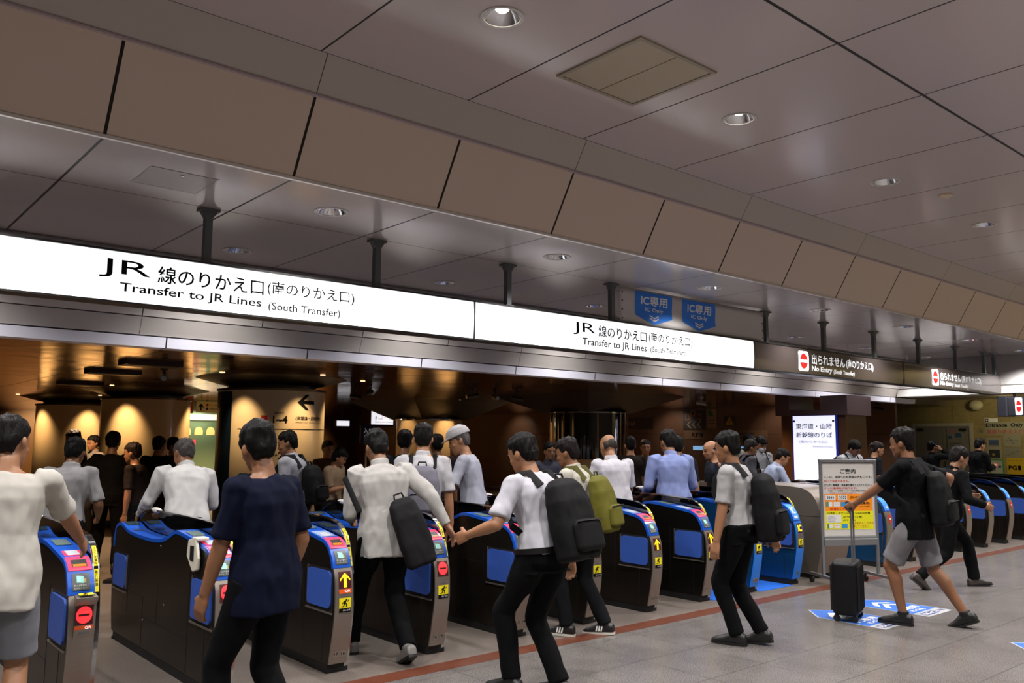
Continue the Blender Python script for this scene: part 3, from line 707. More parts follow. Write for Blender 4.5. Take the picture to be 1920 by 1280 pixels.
NP('yellow_panel', M('poster_yellow', '#dcd808', 0.55), 2, lambda m, f: patch(m, (x0 + .01, x1 - .015, .60, .80), f))
def lines(L):
    def g(m, f):
        for s_, b in L: put_text(m, s_, b, f, .012)
    return g
NP('black_print', INK, 3, lines([('ご案内', (.255, .44, 1.21, 1.262)), ('ここは、JR線へのお乗換の改札口です。', (.055, .64, 1.155, 1.187)), ('改札機に乗車券・特急券を重ねて入れてください。', (.055, .64, 1.07, 1.098)),
    ('※ICカード・EX予約・スマートEXご利用のお客様は、', (.10, .59, .995 + .015, 1.028)), ('(EX-ICカード)', (.36, .575, .93, .965)), ('(各種IC乗車券)', (.35, .60, .865, .90)), ('モバイルICカードをお使いのお客様は', (.39, .60, .845, .857)),
    ('EX予約・スマートEXきっぷのお客様', (.075, .60, .765, .79)), ('(EX予約きっぷ 等)', (.27, .50, .722, .745)), ('(スマートEX)', (.27, .42, .688, .71)), ('+', (.185, .205, .905, .92))]))
NP('red_print', INKR, 3, lines([('出口ではありません。', (.055, .36, 1.115, 1.142)), ('きっぷ(乗車券)が戻ります。', (.055, .45, 1.035, 1.062)), ('東京駅からの乗車券が必要です。', (.12, .45, .99, 1.003)), ('2枚重ねてタッチ', (.11, .36, .808, .838)),
    ('きっぷを挿入してから', (.34, .64, .655, .682)), ('タッチしてください。', (.34, .585, .615, .645))]))
def cards(m, f):
    m.mat(PAPER)
    for b in ((.065, .185, .92, .975), (.215, .325, .92, .975), (.065, .145, .85, .90), (.16, .235, .85, .90), (.075, .145, .615, .66), (.16, .23, .615, .66), (.07, .245, .675, .76)): patch(m, b, f)
    m.mat(M('card_green', '#2f9a58', 0.5)); 
    for b in ((.065, .10, .85, .90), (.075, .10, .615, .66)): patch(m, b, f)
    m.mat(M('card_blue', '#2f8cc8', 0.5))
    for b in ((.25, .34, .85, .90), (.25, .32, .615, .66)): patch(m, b, f)
    m.mat(M('card_red', '#c04848', 0.5)); 
    for b in ((.175, .225, .885, .889), (.175, .22, .868, .872), (.17, .22, .64, .643)): patch(m, b, f)
NP('card_pictures', None, 3, cards)
def chev(m, f):
    m.mat(INK)
    for bx, z0 in ((.08, .93), (.23, .93)):
        for i in range(4):
            u = bx + .022 * i; poly(m, [(u, z0), (u + .012, z0 + .018), (u, z0 + .036), (u + .009, z0 + .036), (u + .021, z0 + .018), (u + .009, z0)], f)
    for i in range(5): patch(m, (.085, .16 + .012 * (i % 3), .742 - .013 * i, .744 - .013 * i), f)
NP('card_marks', None, 4, chev)
m = MB(); m.box(-.05, .02, -.02, .03, 0, .002); o = m.build('paper_scrap', PAPER, label='small scrap of white paper on the red floor line by the poster stand', cat='paper'); o.location = (8.42, 4.62, .001)

# ================================================================ floor stickers
def floor_arrow(x, y, label, w_=.50, L=.62):
    t = thing('floor_sticker', label, 'floor sticker', (x, y, .0008), 0, 'blue card only arrows on the floor')
    f = plane_fn((0, 0, .0004), (1, 0, 0), (0, 1, 0)); f1, f2 = plane_fn((0, 0, .0008), (1, 0, 0), (0, 1, 0)), plane_fn((0, 0, .0012), (1, 0, 0), (0, 1, 0))
    a = w_ / 2
    m = MB(); m.prism([(-a, 0, 0), (a, 0, 0), (a, L, 0), (0, L + .24, 0), (-a, L, 0)], (0, 0, .0005)); m.build('white_sheet', M('sticker_white', '#9a9ca0', 0.5), t)
    m = MB(); poly(m, [(-a + .012, .15), (a - .012, .15), (a - .012, L - .01), (0, L + .22), (-a + .012, L - .01)], f1); m.build('blue_arrow', M('floor_blue', '#175ab0', 0.5), t, fix=False)
    m = MB()
    for k in range(2):
        d = .11 * k; poly(m, [(-.14, .50 - d), (0, .60 - d), (.14, .50 - d), (.14, .56 - d), (0, .66 - d), (-.14, .56 - d)], f2)
    m.build('chevron', PAPER, t, fix=False)
    m = MB(); put_text(m, 'IC専用', (-.17, .17, .255, .345), f2, .02); put_text(m, 'IC Only', (-.12, .12, .175, .235), f2, .02); m.build('lettering', PAPER, t, fix=False)
    m = MB(); patch(m, (-.2, .06, .035, .115), f1); m.build('navy_box', M('navy_print', '#1c2c66', 0.5), t, fix=False)
    m = MB(); put_text(m, 'EX-IC', (-.18, .04, .05, .10), f2, .02); m.build('box_lettering', PAPER, t, fix=False)
    m = MB(); put_text(m, 'ご利用', (.08, .22, .05, .105), f2, .01); m.build('navy_lettering', M('navy_print', '#1c2c66'), t, fix=False)
floor_arrow(7.36, 3.49, 'blue floor arrow sticker under the black suitcase')
floor_arrow(8.18, 3.49, 'blue floor arrow sticker behind the black suitcase, farther from the camera')
floor_arrow(7.44, 1.80, 'blue floor arrow sticker whose tip shows at the right edge')

# ================================================================ round columns of the inner concourse
COLB = M('column_beige', '#b9a27c', 0.28, coat=0.3)
def capital(x, y, z0, r0, kind, m, parent):
    mb = MB()
    if kind == 'round': mb.lathe([(r0 * .82, z0 - .0), (r0 * .82, z0 + .06), (r0 * 1.0, z0 + .09), (r0 * 1.42, ZI - .001), (r0 * .5, ZI - .001)], n=40)
    else:
        a, b = r0 * .8, 1.35
        mb.loft([[(-a, -a, z0), (a, -a, z0), (a, a, z0), (-a, a, z0)], [(-b, -b, ZI - .001), (b, -b, ZI - .001), (b, b, ZI - .001), (-b, b, ZI - .001)]])
        mb.lathe([(a * .9, z0 - .08), (a * .9, z0 + .05)], n=32)
    mb.build('capital', m, parent, smooth=(kind == 'round'))
def column(x, y, label, zt=2.24, kind='round', r=.76, mat=COLB):
    t = thing('round_column', label, 'column', (x, y, 0))
    m = MB(); m.lathe([(r, 0), (r, zt), (0, zt)], n=56); m.build('shaft', mat, t, smooth=True)
    m = MB(); m.lathe([(r + .004, zt - .02), (r + .02, zt - .015), (r + .02, zt + .012), (r - .1, zt + .012)], n=56, cap=False); m.build('ring', CHROME if kind != 'round' else M('ring_dark', '#6a5a40', 0.3, 0.8), t, smooth=True)
    capital(x, y, zt, r, kind, M('capital_dark', '#1c140d', 0.4), t)
    m = MB(); m.lathe([(r + .006, 0), (r + .006, .12), (r, .12)], n=56, cap=False); m.build('base', DARK, t, smooth=True)
    return t
def cyl_fn(r, a0):
    """u: metres to the right along the wall as seen from the hall, v: height"""
    def f(u, v):
        a = a0 + u / r; return Vector((r * math.cos(a), r * math.sin(a), v))
    return curved(f, .06, 0)
ct = {}
c1 = column(4.75, 20.4, 'beige round column farthest left, partly behind the second column')
c2 = column(4.956, 16.16, 'glossy beige round column at the left behind the crowd')
c3 = column(5.388, 11.77, 'white round column with platform numbers and a black left arrow', kind='round', mat=M('column_white', '#c4b596', 0.3, coat=0.2))
def face(x, y): return math.atan2(-y, -x)      # angle of the side turned to the hall entrance
def onface(tt, r, k=0):
    a = face(tt.location.x, tt.location.y); return cyl_fn(r, a)
f = onface(c3, .763); g = onface(c3, .766)
def cp(nm, mat, par, fn, *bx):
    m = MB()
    for b in bx: patch(m, b, fn, max(1, int((b[1] - b[0]) / .05)), 1)
    return m.build(nm, mat, par, fix=False, smooth=True)
cp('navy_strip', M('navy_enamel', '#10202e', 0.3), c3, f, (-1.18, -.60, .3, 2.2))
m = MB(); put_text(m, '京葉地下', (.02, .17, 1.885, 1.92), g, .01); put_text(m, '1~4', (.02, .22, 1.76, 1.865), g, .02); put_text(m, '(京葉線・武蔵野線)', (.34, .85, 1.80, 1.86), g, .015); put_text(m, '(Keiyo Line, Musashino Line)', (.34, .85, 1.765, 1.785), g)
patch(m, (-.48, 1.05, 1.675, 1.683), g, 24, 1); put_text(m, '1·2', (.0, .19, 1.27, 1.37), g, .02)
poly(m, [(.36, 2.06), (.50, 2.17), (.56, 2.17), (.46, 2.083), (.66, 2.083), (.66, 2.037), (.46, 2.037), (.56, 1.95), (.50, 1.95)], g)
m.build('platform_lettering', INK, c3, fix=False)
cp('red_square', M('sq_red', '#b0161a', 0.5), c3, g, (-.14, -.055, 1.745, 1.865)); cp('orange_square', M('sq_orange', '#d0472a', 0.5), c3, g, (-.155, -.075, 1.26, 1.37)); cp('teal_square', M('sq_teal', '#3a8a88', 0.5), c3, g, (-.155, -.075, 1.08, 1.19)); cp('green_square', M('sq_green', '#4a8a3a', 0.5), c3, g, (-.155, -.075, .92, 1.02))
m = MB(); put_text(m, '3·4', (.0, .19, 1.09, 1.19), g, .02); m.build('platform_lettering', INK, c3, fix=False)
c4 = column(12.007, 11.75, 'dark glass clad round column with chrome trim right of centre', zt=2.09, kind='square', mat=M('column_sand', '#a8916c', 0.4))
f = onface(c4, .775)
cp('glass_cladding', M('dark_glass', '#0c1316', 0.08, 0.0, coat=1.0), c4, f, (-2.4, 2.4, 1.20, 2.07))
m = MB()
for u in (-.95, -.5, .18, .7, 1.05): patch(m, (u, u + .02, 1.2, 2.07), onface(c4, .779), 1, 1)
m.build('chrome_strip', M('brass_trim', '#c9a878', 0.2, 1.0), c4, fix=False)
c5 = column(11.3, 16.2, 'tan round column far behind the middle of the crowd with a wide dark funnel top', zt=2.0, kind='square', mat=COLB)

# lamps of the concourse: small ceiling spots washing the columns
def spot(x, y, tx, ty, e, col=WARM, tz=1.2, ang=50, sz=.05):
    lamp('concourse_spot', 'SPOT', (x, y, ZI - .03), e, col, size=sz, aim=(tx, ty, tz), spot=ang, blend=.9)
def ring_spots(c, r, E, angs):
    for a in angs:
        aa = face(c.location.x, c.location.y) + math.radians(a); x, y = c.location.x + (r + .55) * math.cos(aa), c.location.y + (r + .55) * math.sin(aa)
        spot(x, y, c.location.x + r * .95 * math.cos(aa), c.location.y + r * .95 * math.sin(aa), E, tz=1.72, ang=48)
        m = MB(); m.lathe([(.035, 0), (.035, -.006), (.0, -.004)], n=12); o = m.build('spot_lamp', M('spot_glow', '#ffc890', .5, emit=3), label=None)
        o.location = (x, y, ZI - .001); tag(o, 'tiny warm spotlight in the bronze ceiling beside a column', 'spotlight', 'warm spotlights around the columns')
ring_spots(c1, .76, 190, (-55, 20)); ring_spots(c2, .76, 200, (-25, 75)); ring_spots(c3, .76, 100, (-30, 30, 85)); ring_spots(c5, .76, 170, (-40, 30, 80))
ring_spots(c4, .76, 40, (5,))
for i, (x, y, e) in enumerate([(2.2, 9.6, 16), (3.2, 13.5, 26), (7.6, 10.2, 16), (8.2, 14.5, 26), (10.4, 9.6, 14), (14.2, 9.8, 14), (14.6, 13.6, 16), (17.6, 10.4, 12), (7.8, 19, 40), (1.2, 18, 30), (12.5, 20, 30), (16.5, 17, 20)]):
    spot(x, y, x, y + .01, e * 20, (1, .66, .38), tz=0, ang=120, sz=.08)
# vents, cameras and loudspeakers under the bronze ceiling
for i, (x, y, lb) in enumerate([(3.15, 10.2, 'flat dark vent under the bronze ceiling, nearest of three at the left'), (3.2, 11.9, 'flat dark vent under the bronze ceiling, middle of three at the left'), (3.5, 14.8, 'flat dark vent under the bronze ceiling, farthest of three at the left')]):
    m = MB(); m.box(-.32, .32, -.16, .16, -.045, -.001); m.box(-.28, .28, -.12, .12, -.05, -.045); o = m.build('ceiling_vent', M('vent_dark', '#2c1c10', 0.4, .4), label=lb, cat='ceiling vent', group='vents under the bronze ceiling'); o.location = (x, y, ZI)
def camera_unit(x, y, ang, label, z=ZI, small=False):
    t = thing('security_camera', label, 'security camera', (x, y, z), ang)
    k = 1.0
    m = MB(); m.lathe([(.05, 0), (.05, -.02), (.02, -.025), (.018, -.09), (0, -.09)], n=14); m.build('mount', DARK if not small else M('cam_grey', '#8a8580', 0.4), t)
    m = MB(); m.tube([(-.09, 0, -.10), (.10, 0, -.13)], .042, 14); m.build('housing', M('cam_black', '#14110f', 0.35) if not small else M('cam_grey', '#8a8580', 0.4), t, smooth=True)
    m = MB(); m.tube([(.10, 0, -.13), (.125, 0, -.134)], .034, 14); m.build('lens', M('cam_lens', '#050505', 0.05, coat=1), t)
camera_unit(3.55, 10.95, -1.9, 'black camera under the bronze ceiling near the left, below the vents')
camera_unit(7.1, 11.9, -2.6, 'black camera hanging left of the lit ticket screen', ); camera_unit(7.6, 13.2, -1.2, 'lower black camera hanging close to the lit ticket screen')
for x, y, a, lb in ((8.98, 11.56, 2.8, 'left camera of the cluster of three in the middle'), (9.55, 11.65, -1.9, 'middle camera of the cluster of three in the middle'), (10.05, 11.65, -.6, 'right camera of the cluster of three in the middle')): camera_unit(x, y, a, lb)
camera_unit(13.6, 10.2, -1.0, 'silver camera under the ceiling left of the lit transfer board', small=True)
camera_unit(17.3, 9.3, -.5, 'grey camera right of the lit transfer board', small=True); camera_unit(18.4, 9.0, -1.6, 'dark camera at the right end of the inner ceiling')

# lit transfer board on its square pillar
XB_ = 14.6
t = thing('square_pillar', 'brown square pillar carrying the lit transfer board', 'pillar', (XB_ + .1, 8.72, 0))
m = MB(); m.box(.03, .8, -.9, .42, 0, 2.06); m.build('shaft', M('pillar_brown', '#5a3a20', 0.35), t)
m = MB(); m.box(-.05, .85, -.98, -.45, 2.06, ZI - .001); m.box(-.05, .85, .20, .50, 2.06, ZI - .001); m.box(-.03, .85, -.45, .20, 2.06, 2.16); m.build('head_panel', M('pillar_panel', '#57464a', 0.4), t)
t = thing('lit_board', 'tall white lit board with blue and black transfer lettering on the pillar', 'light box sign', (XB_ + .045, 7.96, 0))
YL, YR, Z1 = 8.835, 7.975, 2.05
m = MB(); m.box(0, .05, 0.0, .90, .62, Z1 + .005); m.build('case', M('board_edge', '#2a3aa8', 0.3, emit=.3), t)
fb = plane_fn((-.002, .88, 0), (0, -1, 0), (0, 0, 1)); fb2 = plane_fn((-.004, .88, 0), (0, -1, 0), (0, 0, 1))
m = MB(); patch(m, (.0, .86, .64, Z1), fb); m.build('lit_face', M('board_white_lit', '#e6e8ff', .4, emit=1.08), t, fix=False)
m = MB(); put_text(m, '東海道・山陽', (.06, .80, 1.80, 1.905), fb2, .012); put_text(m, '新幹線のりば', (.06, .80, 1.64, 1.745), fb2, .012); put_text(m, '(南のりかえ口)', (.12, .70, 1.53, 1.59), fb2, .004); put_text(m, 'Shinkansen Tracks', (.40, .80, 1.46, 1.49), fb2); m.build('lettering', M('board_ink', '#14143c', .5), t, fix=False)
for u in (.03, .83):
    m = MB(); m.tube([(-.02, .88 - u, Z1 - .10), (0, .88 - u, Z1 - .10)], .02, 12); m.build('fixing_bolt', DARK, t)
lamp('board_glow', 'AREA', (XB_ - .25, 8.4, 1.6), 6, (.75, .78, 1), size=.5, aim=(XB_ - 2, 8.0, 1.4))

# ================================================================ things on the end wall
XW = XB
wf = lambda off: plane_fn((XW - off, 0, 0), (0, -1, 0), (0, 0, 1))    # u = -y
DG = M('door_grey', '#6f6a60', 0.4)
t = thing('door_1', None, None, (XW, 8.56, 0))
tag(t, kind='structure')
m = MB(); m.box(-.04, .02, -.69, -.62, 0, 2.02); m.box(-.04, .02, .62, .69, 0, 2.02); m.box(-.04, .02, -.62, .62, 1.95, 2.02); m.build('door_frame', M('frame_pale', '#9a9484', 0.4), t)
for s in (-1, 1):
    m = MB(); m.box(-.012, .0, min(s * .003, s * .62), max(s * .003, s * .62), 0, 1.95); lf = m.build('door_leaf', DG, t)
    m = MB(); m.box(-.06, -.012, s * .55 - .14 * (s > 0) - .0, s * .55 + .14 * (s < 0), 1.84, 1.90); m.build('door_closer', DARK, lf)
    m = MB(); m.tube([(-.05, s * .07, .95), (-.05, s * .07, 1.15)], .012); m.build('door_handle', CHROME, lf)
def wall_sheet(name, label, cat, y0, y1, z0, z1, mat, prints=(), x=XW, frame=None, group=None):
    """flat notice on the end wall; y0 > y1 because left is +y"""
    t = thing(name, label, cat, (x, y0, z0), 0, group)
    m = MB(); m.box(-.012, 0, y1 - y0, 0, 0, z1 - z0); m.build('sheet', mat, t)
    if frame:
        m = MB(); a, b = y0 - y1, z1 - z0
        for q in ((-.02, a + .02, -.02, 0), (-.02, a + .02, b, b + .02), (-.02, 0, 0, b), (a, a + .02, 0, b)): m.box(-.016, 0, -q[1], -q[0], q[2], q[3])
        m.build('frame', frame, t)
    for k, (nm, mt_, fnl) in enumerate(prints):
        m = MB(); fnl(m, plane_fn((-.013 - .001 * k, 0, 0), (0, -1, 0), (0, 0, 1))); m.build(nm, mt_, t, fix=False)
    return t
T = lambda s_, b, bold=.01: (lambda m, f: put_text(m, s_, b, f, bold))
R = lambda *bs: (lambda m, f: [patch(m, b, f) for b in bs])
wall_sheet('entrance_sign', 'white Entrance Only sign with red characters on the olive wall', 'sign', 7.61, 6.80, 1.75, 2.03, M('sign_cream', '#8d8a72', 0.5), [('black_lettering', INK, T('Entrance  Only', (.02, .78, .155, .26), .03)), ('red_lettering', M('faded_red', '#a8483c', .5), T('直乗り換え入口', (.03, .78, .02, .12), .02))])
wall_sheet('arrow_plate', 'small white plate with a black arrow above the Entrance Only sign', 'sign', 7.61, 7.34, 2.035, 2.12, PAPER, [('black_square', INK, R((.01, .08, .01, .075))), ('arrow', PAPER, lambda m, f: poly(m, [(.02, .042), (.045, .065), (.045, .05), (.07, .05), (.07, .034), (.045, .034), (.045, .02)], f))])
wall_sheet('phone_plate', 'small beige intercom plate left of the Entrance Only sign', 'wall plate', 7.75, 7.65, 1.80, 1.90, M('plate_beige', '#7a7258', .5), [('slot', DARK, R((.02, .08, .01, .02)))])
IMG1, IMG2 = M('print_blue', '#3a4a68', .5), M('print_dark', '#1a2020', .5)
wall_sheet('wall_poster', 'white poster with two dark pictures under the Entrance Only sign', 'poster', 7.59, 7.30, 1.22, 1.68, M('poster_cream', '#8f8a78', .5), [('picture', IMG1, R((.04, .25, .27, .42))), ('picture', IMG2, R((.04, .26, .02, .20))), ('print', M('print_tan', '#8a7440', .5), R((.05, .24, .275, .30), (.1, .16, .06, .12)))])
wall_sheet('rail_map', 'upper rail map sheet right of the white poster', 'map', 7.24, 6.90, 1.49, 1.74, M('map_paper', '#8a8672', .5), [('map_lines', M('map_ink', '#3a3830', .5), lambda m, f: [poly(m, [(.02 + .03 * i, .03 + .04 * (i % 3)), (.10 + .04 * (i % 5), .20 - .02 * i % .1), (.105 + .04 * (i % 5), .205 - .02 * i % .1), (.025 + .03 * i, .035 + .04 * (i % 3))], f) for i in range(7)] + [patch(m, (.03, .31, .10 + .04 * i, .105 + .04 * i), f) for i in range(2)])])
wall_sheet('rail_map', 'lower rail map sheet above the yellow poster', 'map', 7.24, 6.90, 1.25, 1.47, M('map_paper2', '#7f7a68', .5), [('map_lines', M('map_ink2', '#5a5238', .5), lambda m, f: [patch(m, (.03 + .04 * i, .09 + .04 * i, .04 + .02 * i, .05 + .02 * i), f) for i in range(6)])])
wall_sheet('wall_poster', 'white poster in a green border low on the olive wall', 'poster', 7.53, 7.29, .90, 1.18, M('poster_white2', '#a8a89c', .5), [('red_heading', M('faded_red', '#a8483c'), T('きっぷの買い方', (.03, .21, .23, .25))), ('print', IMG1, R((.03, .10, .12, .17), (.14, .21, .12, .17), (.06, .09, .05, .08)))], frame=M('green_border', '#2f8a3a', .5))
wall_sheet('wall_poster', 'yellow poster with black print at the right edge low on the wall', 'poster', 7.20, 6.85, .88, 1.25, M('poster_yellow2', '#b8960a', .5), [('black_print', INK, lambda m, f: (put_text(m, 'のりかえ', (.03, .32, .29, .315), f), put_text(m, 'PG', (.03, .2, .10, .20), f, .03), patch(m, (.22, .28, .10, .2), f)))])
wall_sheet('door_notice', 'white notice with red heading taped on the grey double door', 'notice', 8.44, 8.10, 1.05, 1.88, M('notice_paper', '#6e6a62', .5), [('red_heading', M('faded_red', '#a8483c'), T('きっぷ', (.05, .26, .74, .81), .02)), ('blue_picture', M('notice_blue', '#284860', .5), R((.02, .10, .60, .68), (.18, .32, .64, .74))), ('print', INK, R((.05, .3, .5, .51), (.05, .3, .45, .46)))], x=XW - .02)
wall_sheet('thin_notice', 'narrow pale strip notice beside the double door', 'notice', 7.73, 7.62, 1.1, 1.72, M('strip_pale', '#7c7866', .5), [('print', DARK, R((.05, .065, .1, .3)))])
t = thing('wall_lamp', 'pale shell shaped lamp on the olive wall above the double door', 'lamp', (XW - .0, 7.72, 2.42))
m = MB(); m.ell((-.16, 0, .0), (.10, .15, .12), 16, 8); m.build('shade', M('shell', '#a8a07e', .5), t, smooth=True)
m = MB(); m.tube([(-.14, -.06, .08), (-.02, -.14, .13), (0, -.14, .13)], .02); m.build('arm', M('shell_arm', '#6a6248', .4), t)
lamp('wall_wash', 'SPOT', (19.0, 6.6, 2.5), 60, (1, .86, .5), size=.1, aim=(20.6, 6.9, 2.0), spot=110)
# small no entry box hanging at the right edge
t = thing('hanging_box_sign', 'grey hanging box sign with a small lit no entry icon at the right edge', 'sign', (18.0, 6.09, 2.075)); t.scale = (1.5, 1.5, 1.5)
m = MB(); m.box(-.12, .16, .06, .175, .0, .26); m.box(-.08, .16, -.12, .06, .01, .25); m.build('casing', M('box_grey', '#4a4c54', .35, .3), t, bevel=.008)
m = MB(); m.tube([(0, 0, .25), (0, 0, .300)], .018); m.build('hanging_rod', POST, t)
fb = lambda off: plane_fn((-.085 - off, -.03, 0), (0, -1, 0), (0, 0, 1))
m = MB(); poly(m, rrect(.0, .085, .02, .24, .015), fb(0)); m.build('icon_plate', SIGNW2, t, fix=False)
m = MB(); m.mat(REDI); disc(m, (.0425, .13), .030, fb(.002), ry=.075); m.mat(SIGNW2); patch(m, (.015, .07, .12, .142), fb(.004)); m.build('no_entry_icon', None, t, fix=False)

# ================================================================ things in the inner concourse
XI, KI = 18.397, .894
def iw(name, label, cat, y0, y1, z0, z1, mat, prints=(), **k):
    return wall_sheet(name, label, cat, y0 * KI, y1 * KI, 1.55 + (z0 - 1.55) * KI, 1.55 + (z1 - 1.55) * KI, mat, prints, x=XI, **k)
MB2, PALEW = M('band_brown', '#6a5340', .45), M('print_pale', '#8d8478', .5)
iw('guide_band', 'pale brown guide band with track lettering along the back wall', 'sign', 16.06, 13.2, 1.62, 1.88, MB2, [('dark_lettering', INK, lambda m, f: (put_text(m, '新幹線', (.25, .62, .05, .18), f, .02), put_text(m, 'Shinkansen', (1.62, 2.15, .12, .19), f, .01), put_text(m, 'Tickets', (1.62, 1.95, .03, .10), f, .01))), ('black_square', DARK, R((1.40, 1.58, .04, .2)))])
def hexa(m, f, c, r): 
    m.mat(M('hex_orange', '#b86a38', .5, emit=.1)); poly(m, rrect(c[0] - r, c[0] + r, c[1] - r, c[1] + r, .03), f)
iw('icon_panel', 'dark panel of orange framed icons and three left chevrons on the back wall', 'sign', 16.1, 15.3, 1.9, 2.5, M('panel_dark', '#1d1814', .4), [('icon_frame', M('hex_orange', '#9c5a34', .5), lambda m, f: [poly(m, rrect(a - .07, a + .07, b - .08, b + .08, .03), f) for a, b in ((.14, .34), (.33, .44), (.53, .34))]),
    ('icon_centre', M('hex_dark', '#1c2638', .5), lambda m, f: [poly(m, rrect(a - .045, a + .045, b - .055, b + .055, .02), f) for a, b in ((.14, .34), (.33, .44), (.53, .34))]), ('chevron', PALEW, lambda m, f: [poly(m, [(u, .14), (u + .10, .24), (u + .15, .24), (u + .05, .14), (u + .15, .04), (u + .10, .04)], f) for u in (.12, .29, .46)])])
iw('pale_poster', 'tall pale poster with a green corner beside the icon panel', 'poster', 15.22, 14.88, 1.94, 2.5, M('poster_dim', '#8a7460', .5), [('green_corner', M('print_green', '#1f5a34', .5), lambda m, f: poly(m, [(.03, .32), (.2, .32), (.12, .48), (.03, .48)], f)), ('print', DARK, R((.05, .25, .2, .215), (.05, .25, .12, .135)))])
iw('warning_plate', 'dark plate with a yellow warning triangle on the back wall', 'sign', 14.62, 14.25, 2.0, 2.3, M('plate_dark', '#2a1c12', .4), [('triangle', M('tri_yellow', '#a8820c', .5), lambda m, f: poly(m, [(.03, .03), (.30, .03), (.165, .25)], f)), ('mark', DARK, R((.153, .177, .10, .18), (.153, .177, .06, .08)))])
iw('ticket_office_sign', 'dim ticket office sign with dark characters on the back wall right of the glass column', 'sign', 19.9, 17.3, 1.93, 2.3, M('office_dim', '#33241a', .4), [('characters', PALEW, lambda m, f: (put_text(m, 'きっぷうりば', (.55, 1.7, .10, .22), f, .01), put_text(m, 'Tickets', (.1, .4, .11, .17), f)))])
for i, (a, b, z0, z1) in enumerate(((15.75, 15.3, 1.30, 1.42), (14.2, 13.9, 1.30, 1.42))):
    iw('ticket_machine_screen', ('left' if i == 0 else 'right') + ' small pale blue machine screen glowing behind the crowd', 'screen', a, b, z0, z1, M('screen_blue', '#7fb0e0', .4, emit=.8))
# far shop, hanging guides and ticket screens
t = thing('shop_front', 'small pale green shop front with lit arches between two columns', 'shop', (7.0, 20.6, 0))
m = MB(); m.box(-.2, 1.3, .0, .2, 0, 2.42); m.build('facade', M('shop_green', '#7f9a74', .5), t)
m = MB()
for u in (.18, .47, .76): poly(m, [(u, 1.62), (u + .2, 1.62), (u + .2, 1.72), (u + .17, 1.79), (u + .1, 1.82), (u + .03, 1.79), (u, 1.72)], plane_fn((0, -.004, 0), (1, 0, 0), (0, 0, 1)))
m.build('lit_arch', M('arch_lit', '#ffc070', .5, emit=1.08), t, fix=False)
m = MB(); m.box(-.1, 1.2, -.05, 0, 1.98, 2.12); m.build('lit_fascia', M('fascia_lit', '#ffe8d0', .5, emit=.9), t)
m = MB(); m.box(.05, .5, -.02, 0, 1.38, 1.50); m.build('red_shelf', M('shelf_red', '#ff4a5a', .5, emit=.9), t)
lamp('shop_light', 'AREA', (7.5, 20.2, 2.2), 12, (1, .9, .7), size=.6)
t = thing('hanging_guide_sign', 'yellow hanging guide sign with a black up arrow beside the white column', 'sign', (7.2, 19.8, 2.14))
m = MB(); m.box(0, .5, -.03, .03, 0, .26); m.build('board', M('guide_yellow', '#b8924a', .5, emit=.15), t); f = plane_fn((0, -.033, 0), (1, 0, 0), (0, 0, 1))
m = MB(); poly(m, [(.09, .21), (.15, .14), (.15, .10), (.105, .15), (.105, .04), (.075, .04), (.075, .15), (.03, .10), (.03, .14)], f); m.build('arrow', INK, t, fix=False)
m = MB(); m.mat(INKR); disc(m, (.24, .18), .03, f); m.mat(M('ring_blue', '#1c3a8a')); disc(m, (.24, .09), .03, f); m.build('line_badge', None, t, fix=False)
m = MB(); put_text(m, '丸ノ内線', (.30, .47, .16, .20), f); put_text(m, '横須賀線', (.30, .47, .07, .11), f); m.build('lettering', INK, t, fix=False)
m = MB(); m.tube([(.25, 0, .26), (.25, 0, .279)], .02); m.build('rod', DARK, t)
m = MB(); m.box(-.12, .06, -.03, .03, 0, .30); o = m.build('red_hanging_board', M('board_red', '#8a2a14', .5, emit=.15), label='red board hanging left of the yellow guide sign', cat='sign'); o.location = (7.05, 19.8, 2.119)
t = thing('ticket_screen', 'white lit ticket screen with black characters above the crowd', 'screen', (12.0, 20.0, 1.9))
m = MB(); m.box(0, .70, -.05, .05, 0, .46); m.build('casing', DARK, t)
m = MB(); f = plane_fn((0, -.053, 0), (1, 0, 0), (0, 0, 1)); patch(m, (.0, .70, .05, .44), f); m.build('lit_face', M('screen_lit', '#f4f6ff', .5, emit=1.0), t, fix=False)
f = plane_fn((0, -.056, 0), (1, 0, 0), (0, 0, 1)); m = MB(); put_text(m, 'きっぷうりば', (.12, .66, .18, .27), f, .01); put_text(m, 'Shinkansen Tickets', (.12, .66, .10, .14), f); m.build('characters', INK, t, fix=False)
m = MB(); m.tube([(.35, 0, .46), (.35, 0, .519)], .02); m.build('rod', DARK, t)
t = thing('small_lit_screen', 'small white lit screen left of the ticket screen', 'screen', (10.94, 20.0, 1.87))
m = MB(); m.box(0, .42, -.04, .04, 0, .18); m.build('casing', DARK, t); m = MB(); patch(m, (.02, .40, .02, .16), plane_fn((0, -.043, 0), (1, 0, 0), (0, 0, 1))); m.build('lit_face', M('screen_lit', ''), t, fix=False)
m = MB(); m.tube([(.2, 0, .18), (.2, 0, .549)], .015); m.build('rod', DARK, t)
t = thing('entrance_board', 'dark blue entrance board with two white characters on a pole', 'sign', (9.3, 15.6, 0))
m = MB(); m.box(-.17, .17, -.02, .02, 1.47, 1.84); m.build('board', M('board_navy', '#14204a', .4), t); f = plane_fn((-.17, -.023, 1.47), (1, 0, 0), (0, 0, 1))
m = MB(); put_text(m, '入口', (.06, .29, .20, .31), f, .02); put_text(m, 'Entrance', (.08, .27, .12, .16), f); m.build('characters', M('board_letter', '#c8c4d0', .5, emit=.2), t, fix=False)
m = MB(); m.tube([(0, .03, 0), (0, .03, 1.84)], .02); m.lathe([(.18, 0), (.18, .03), (0, .035)], n=20); m.build('pole', GREY, t)
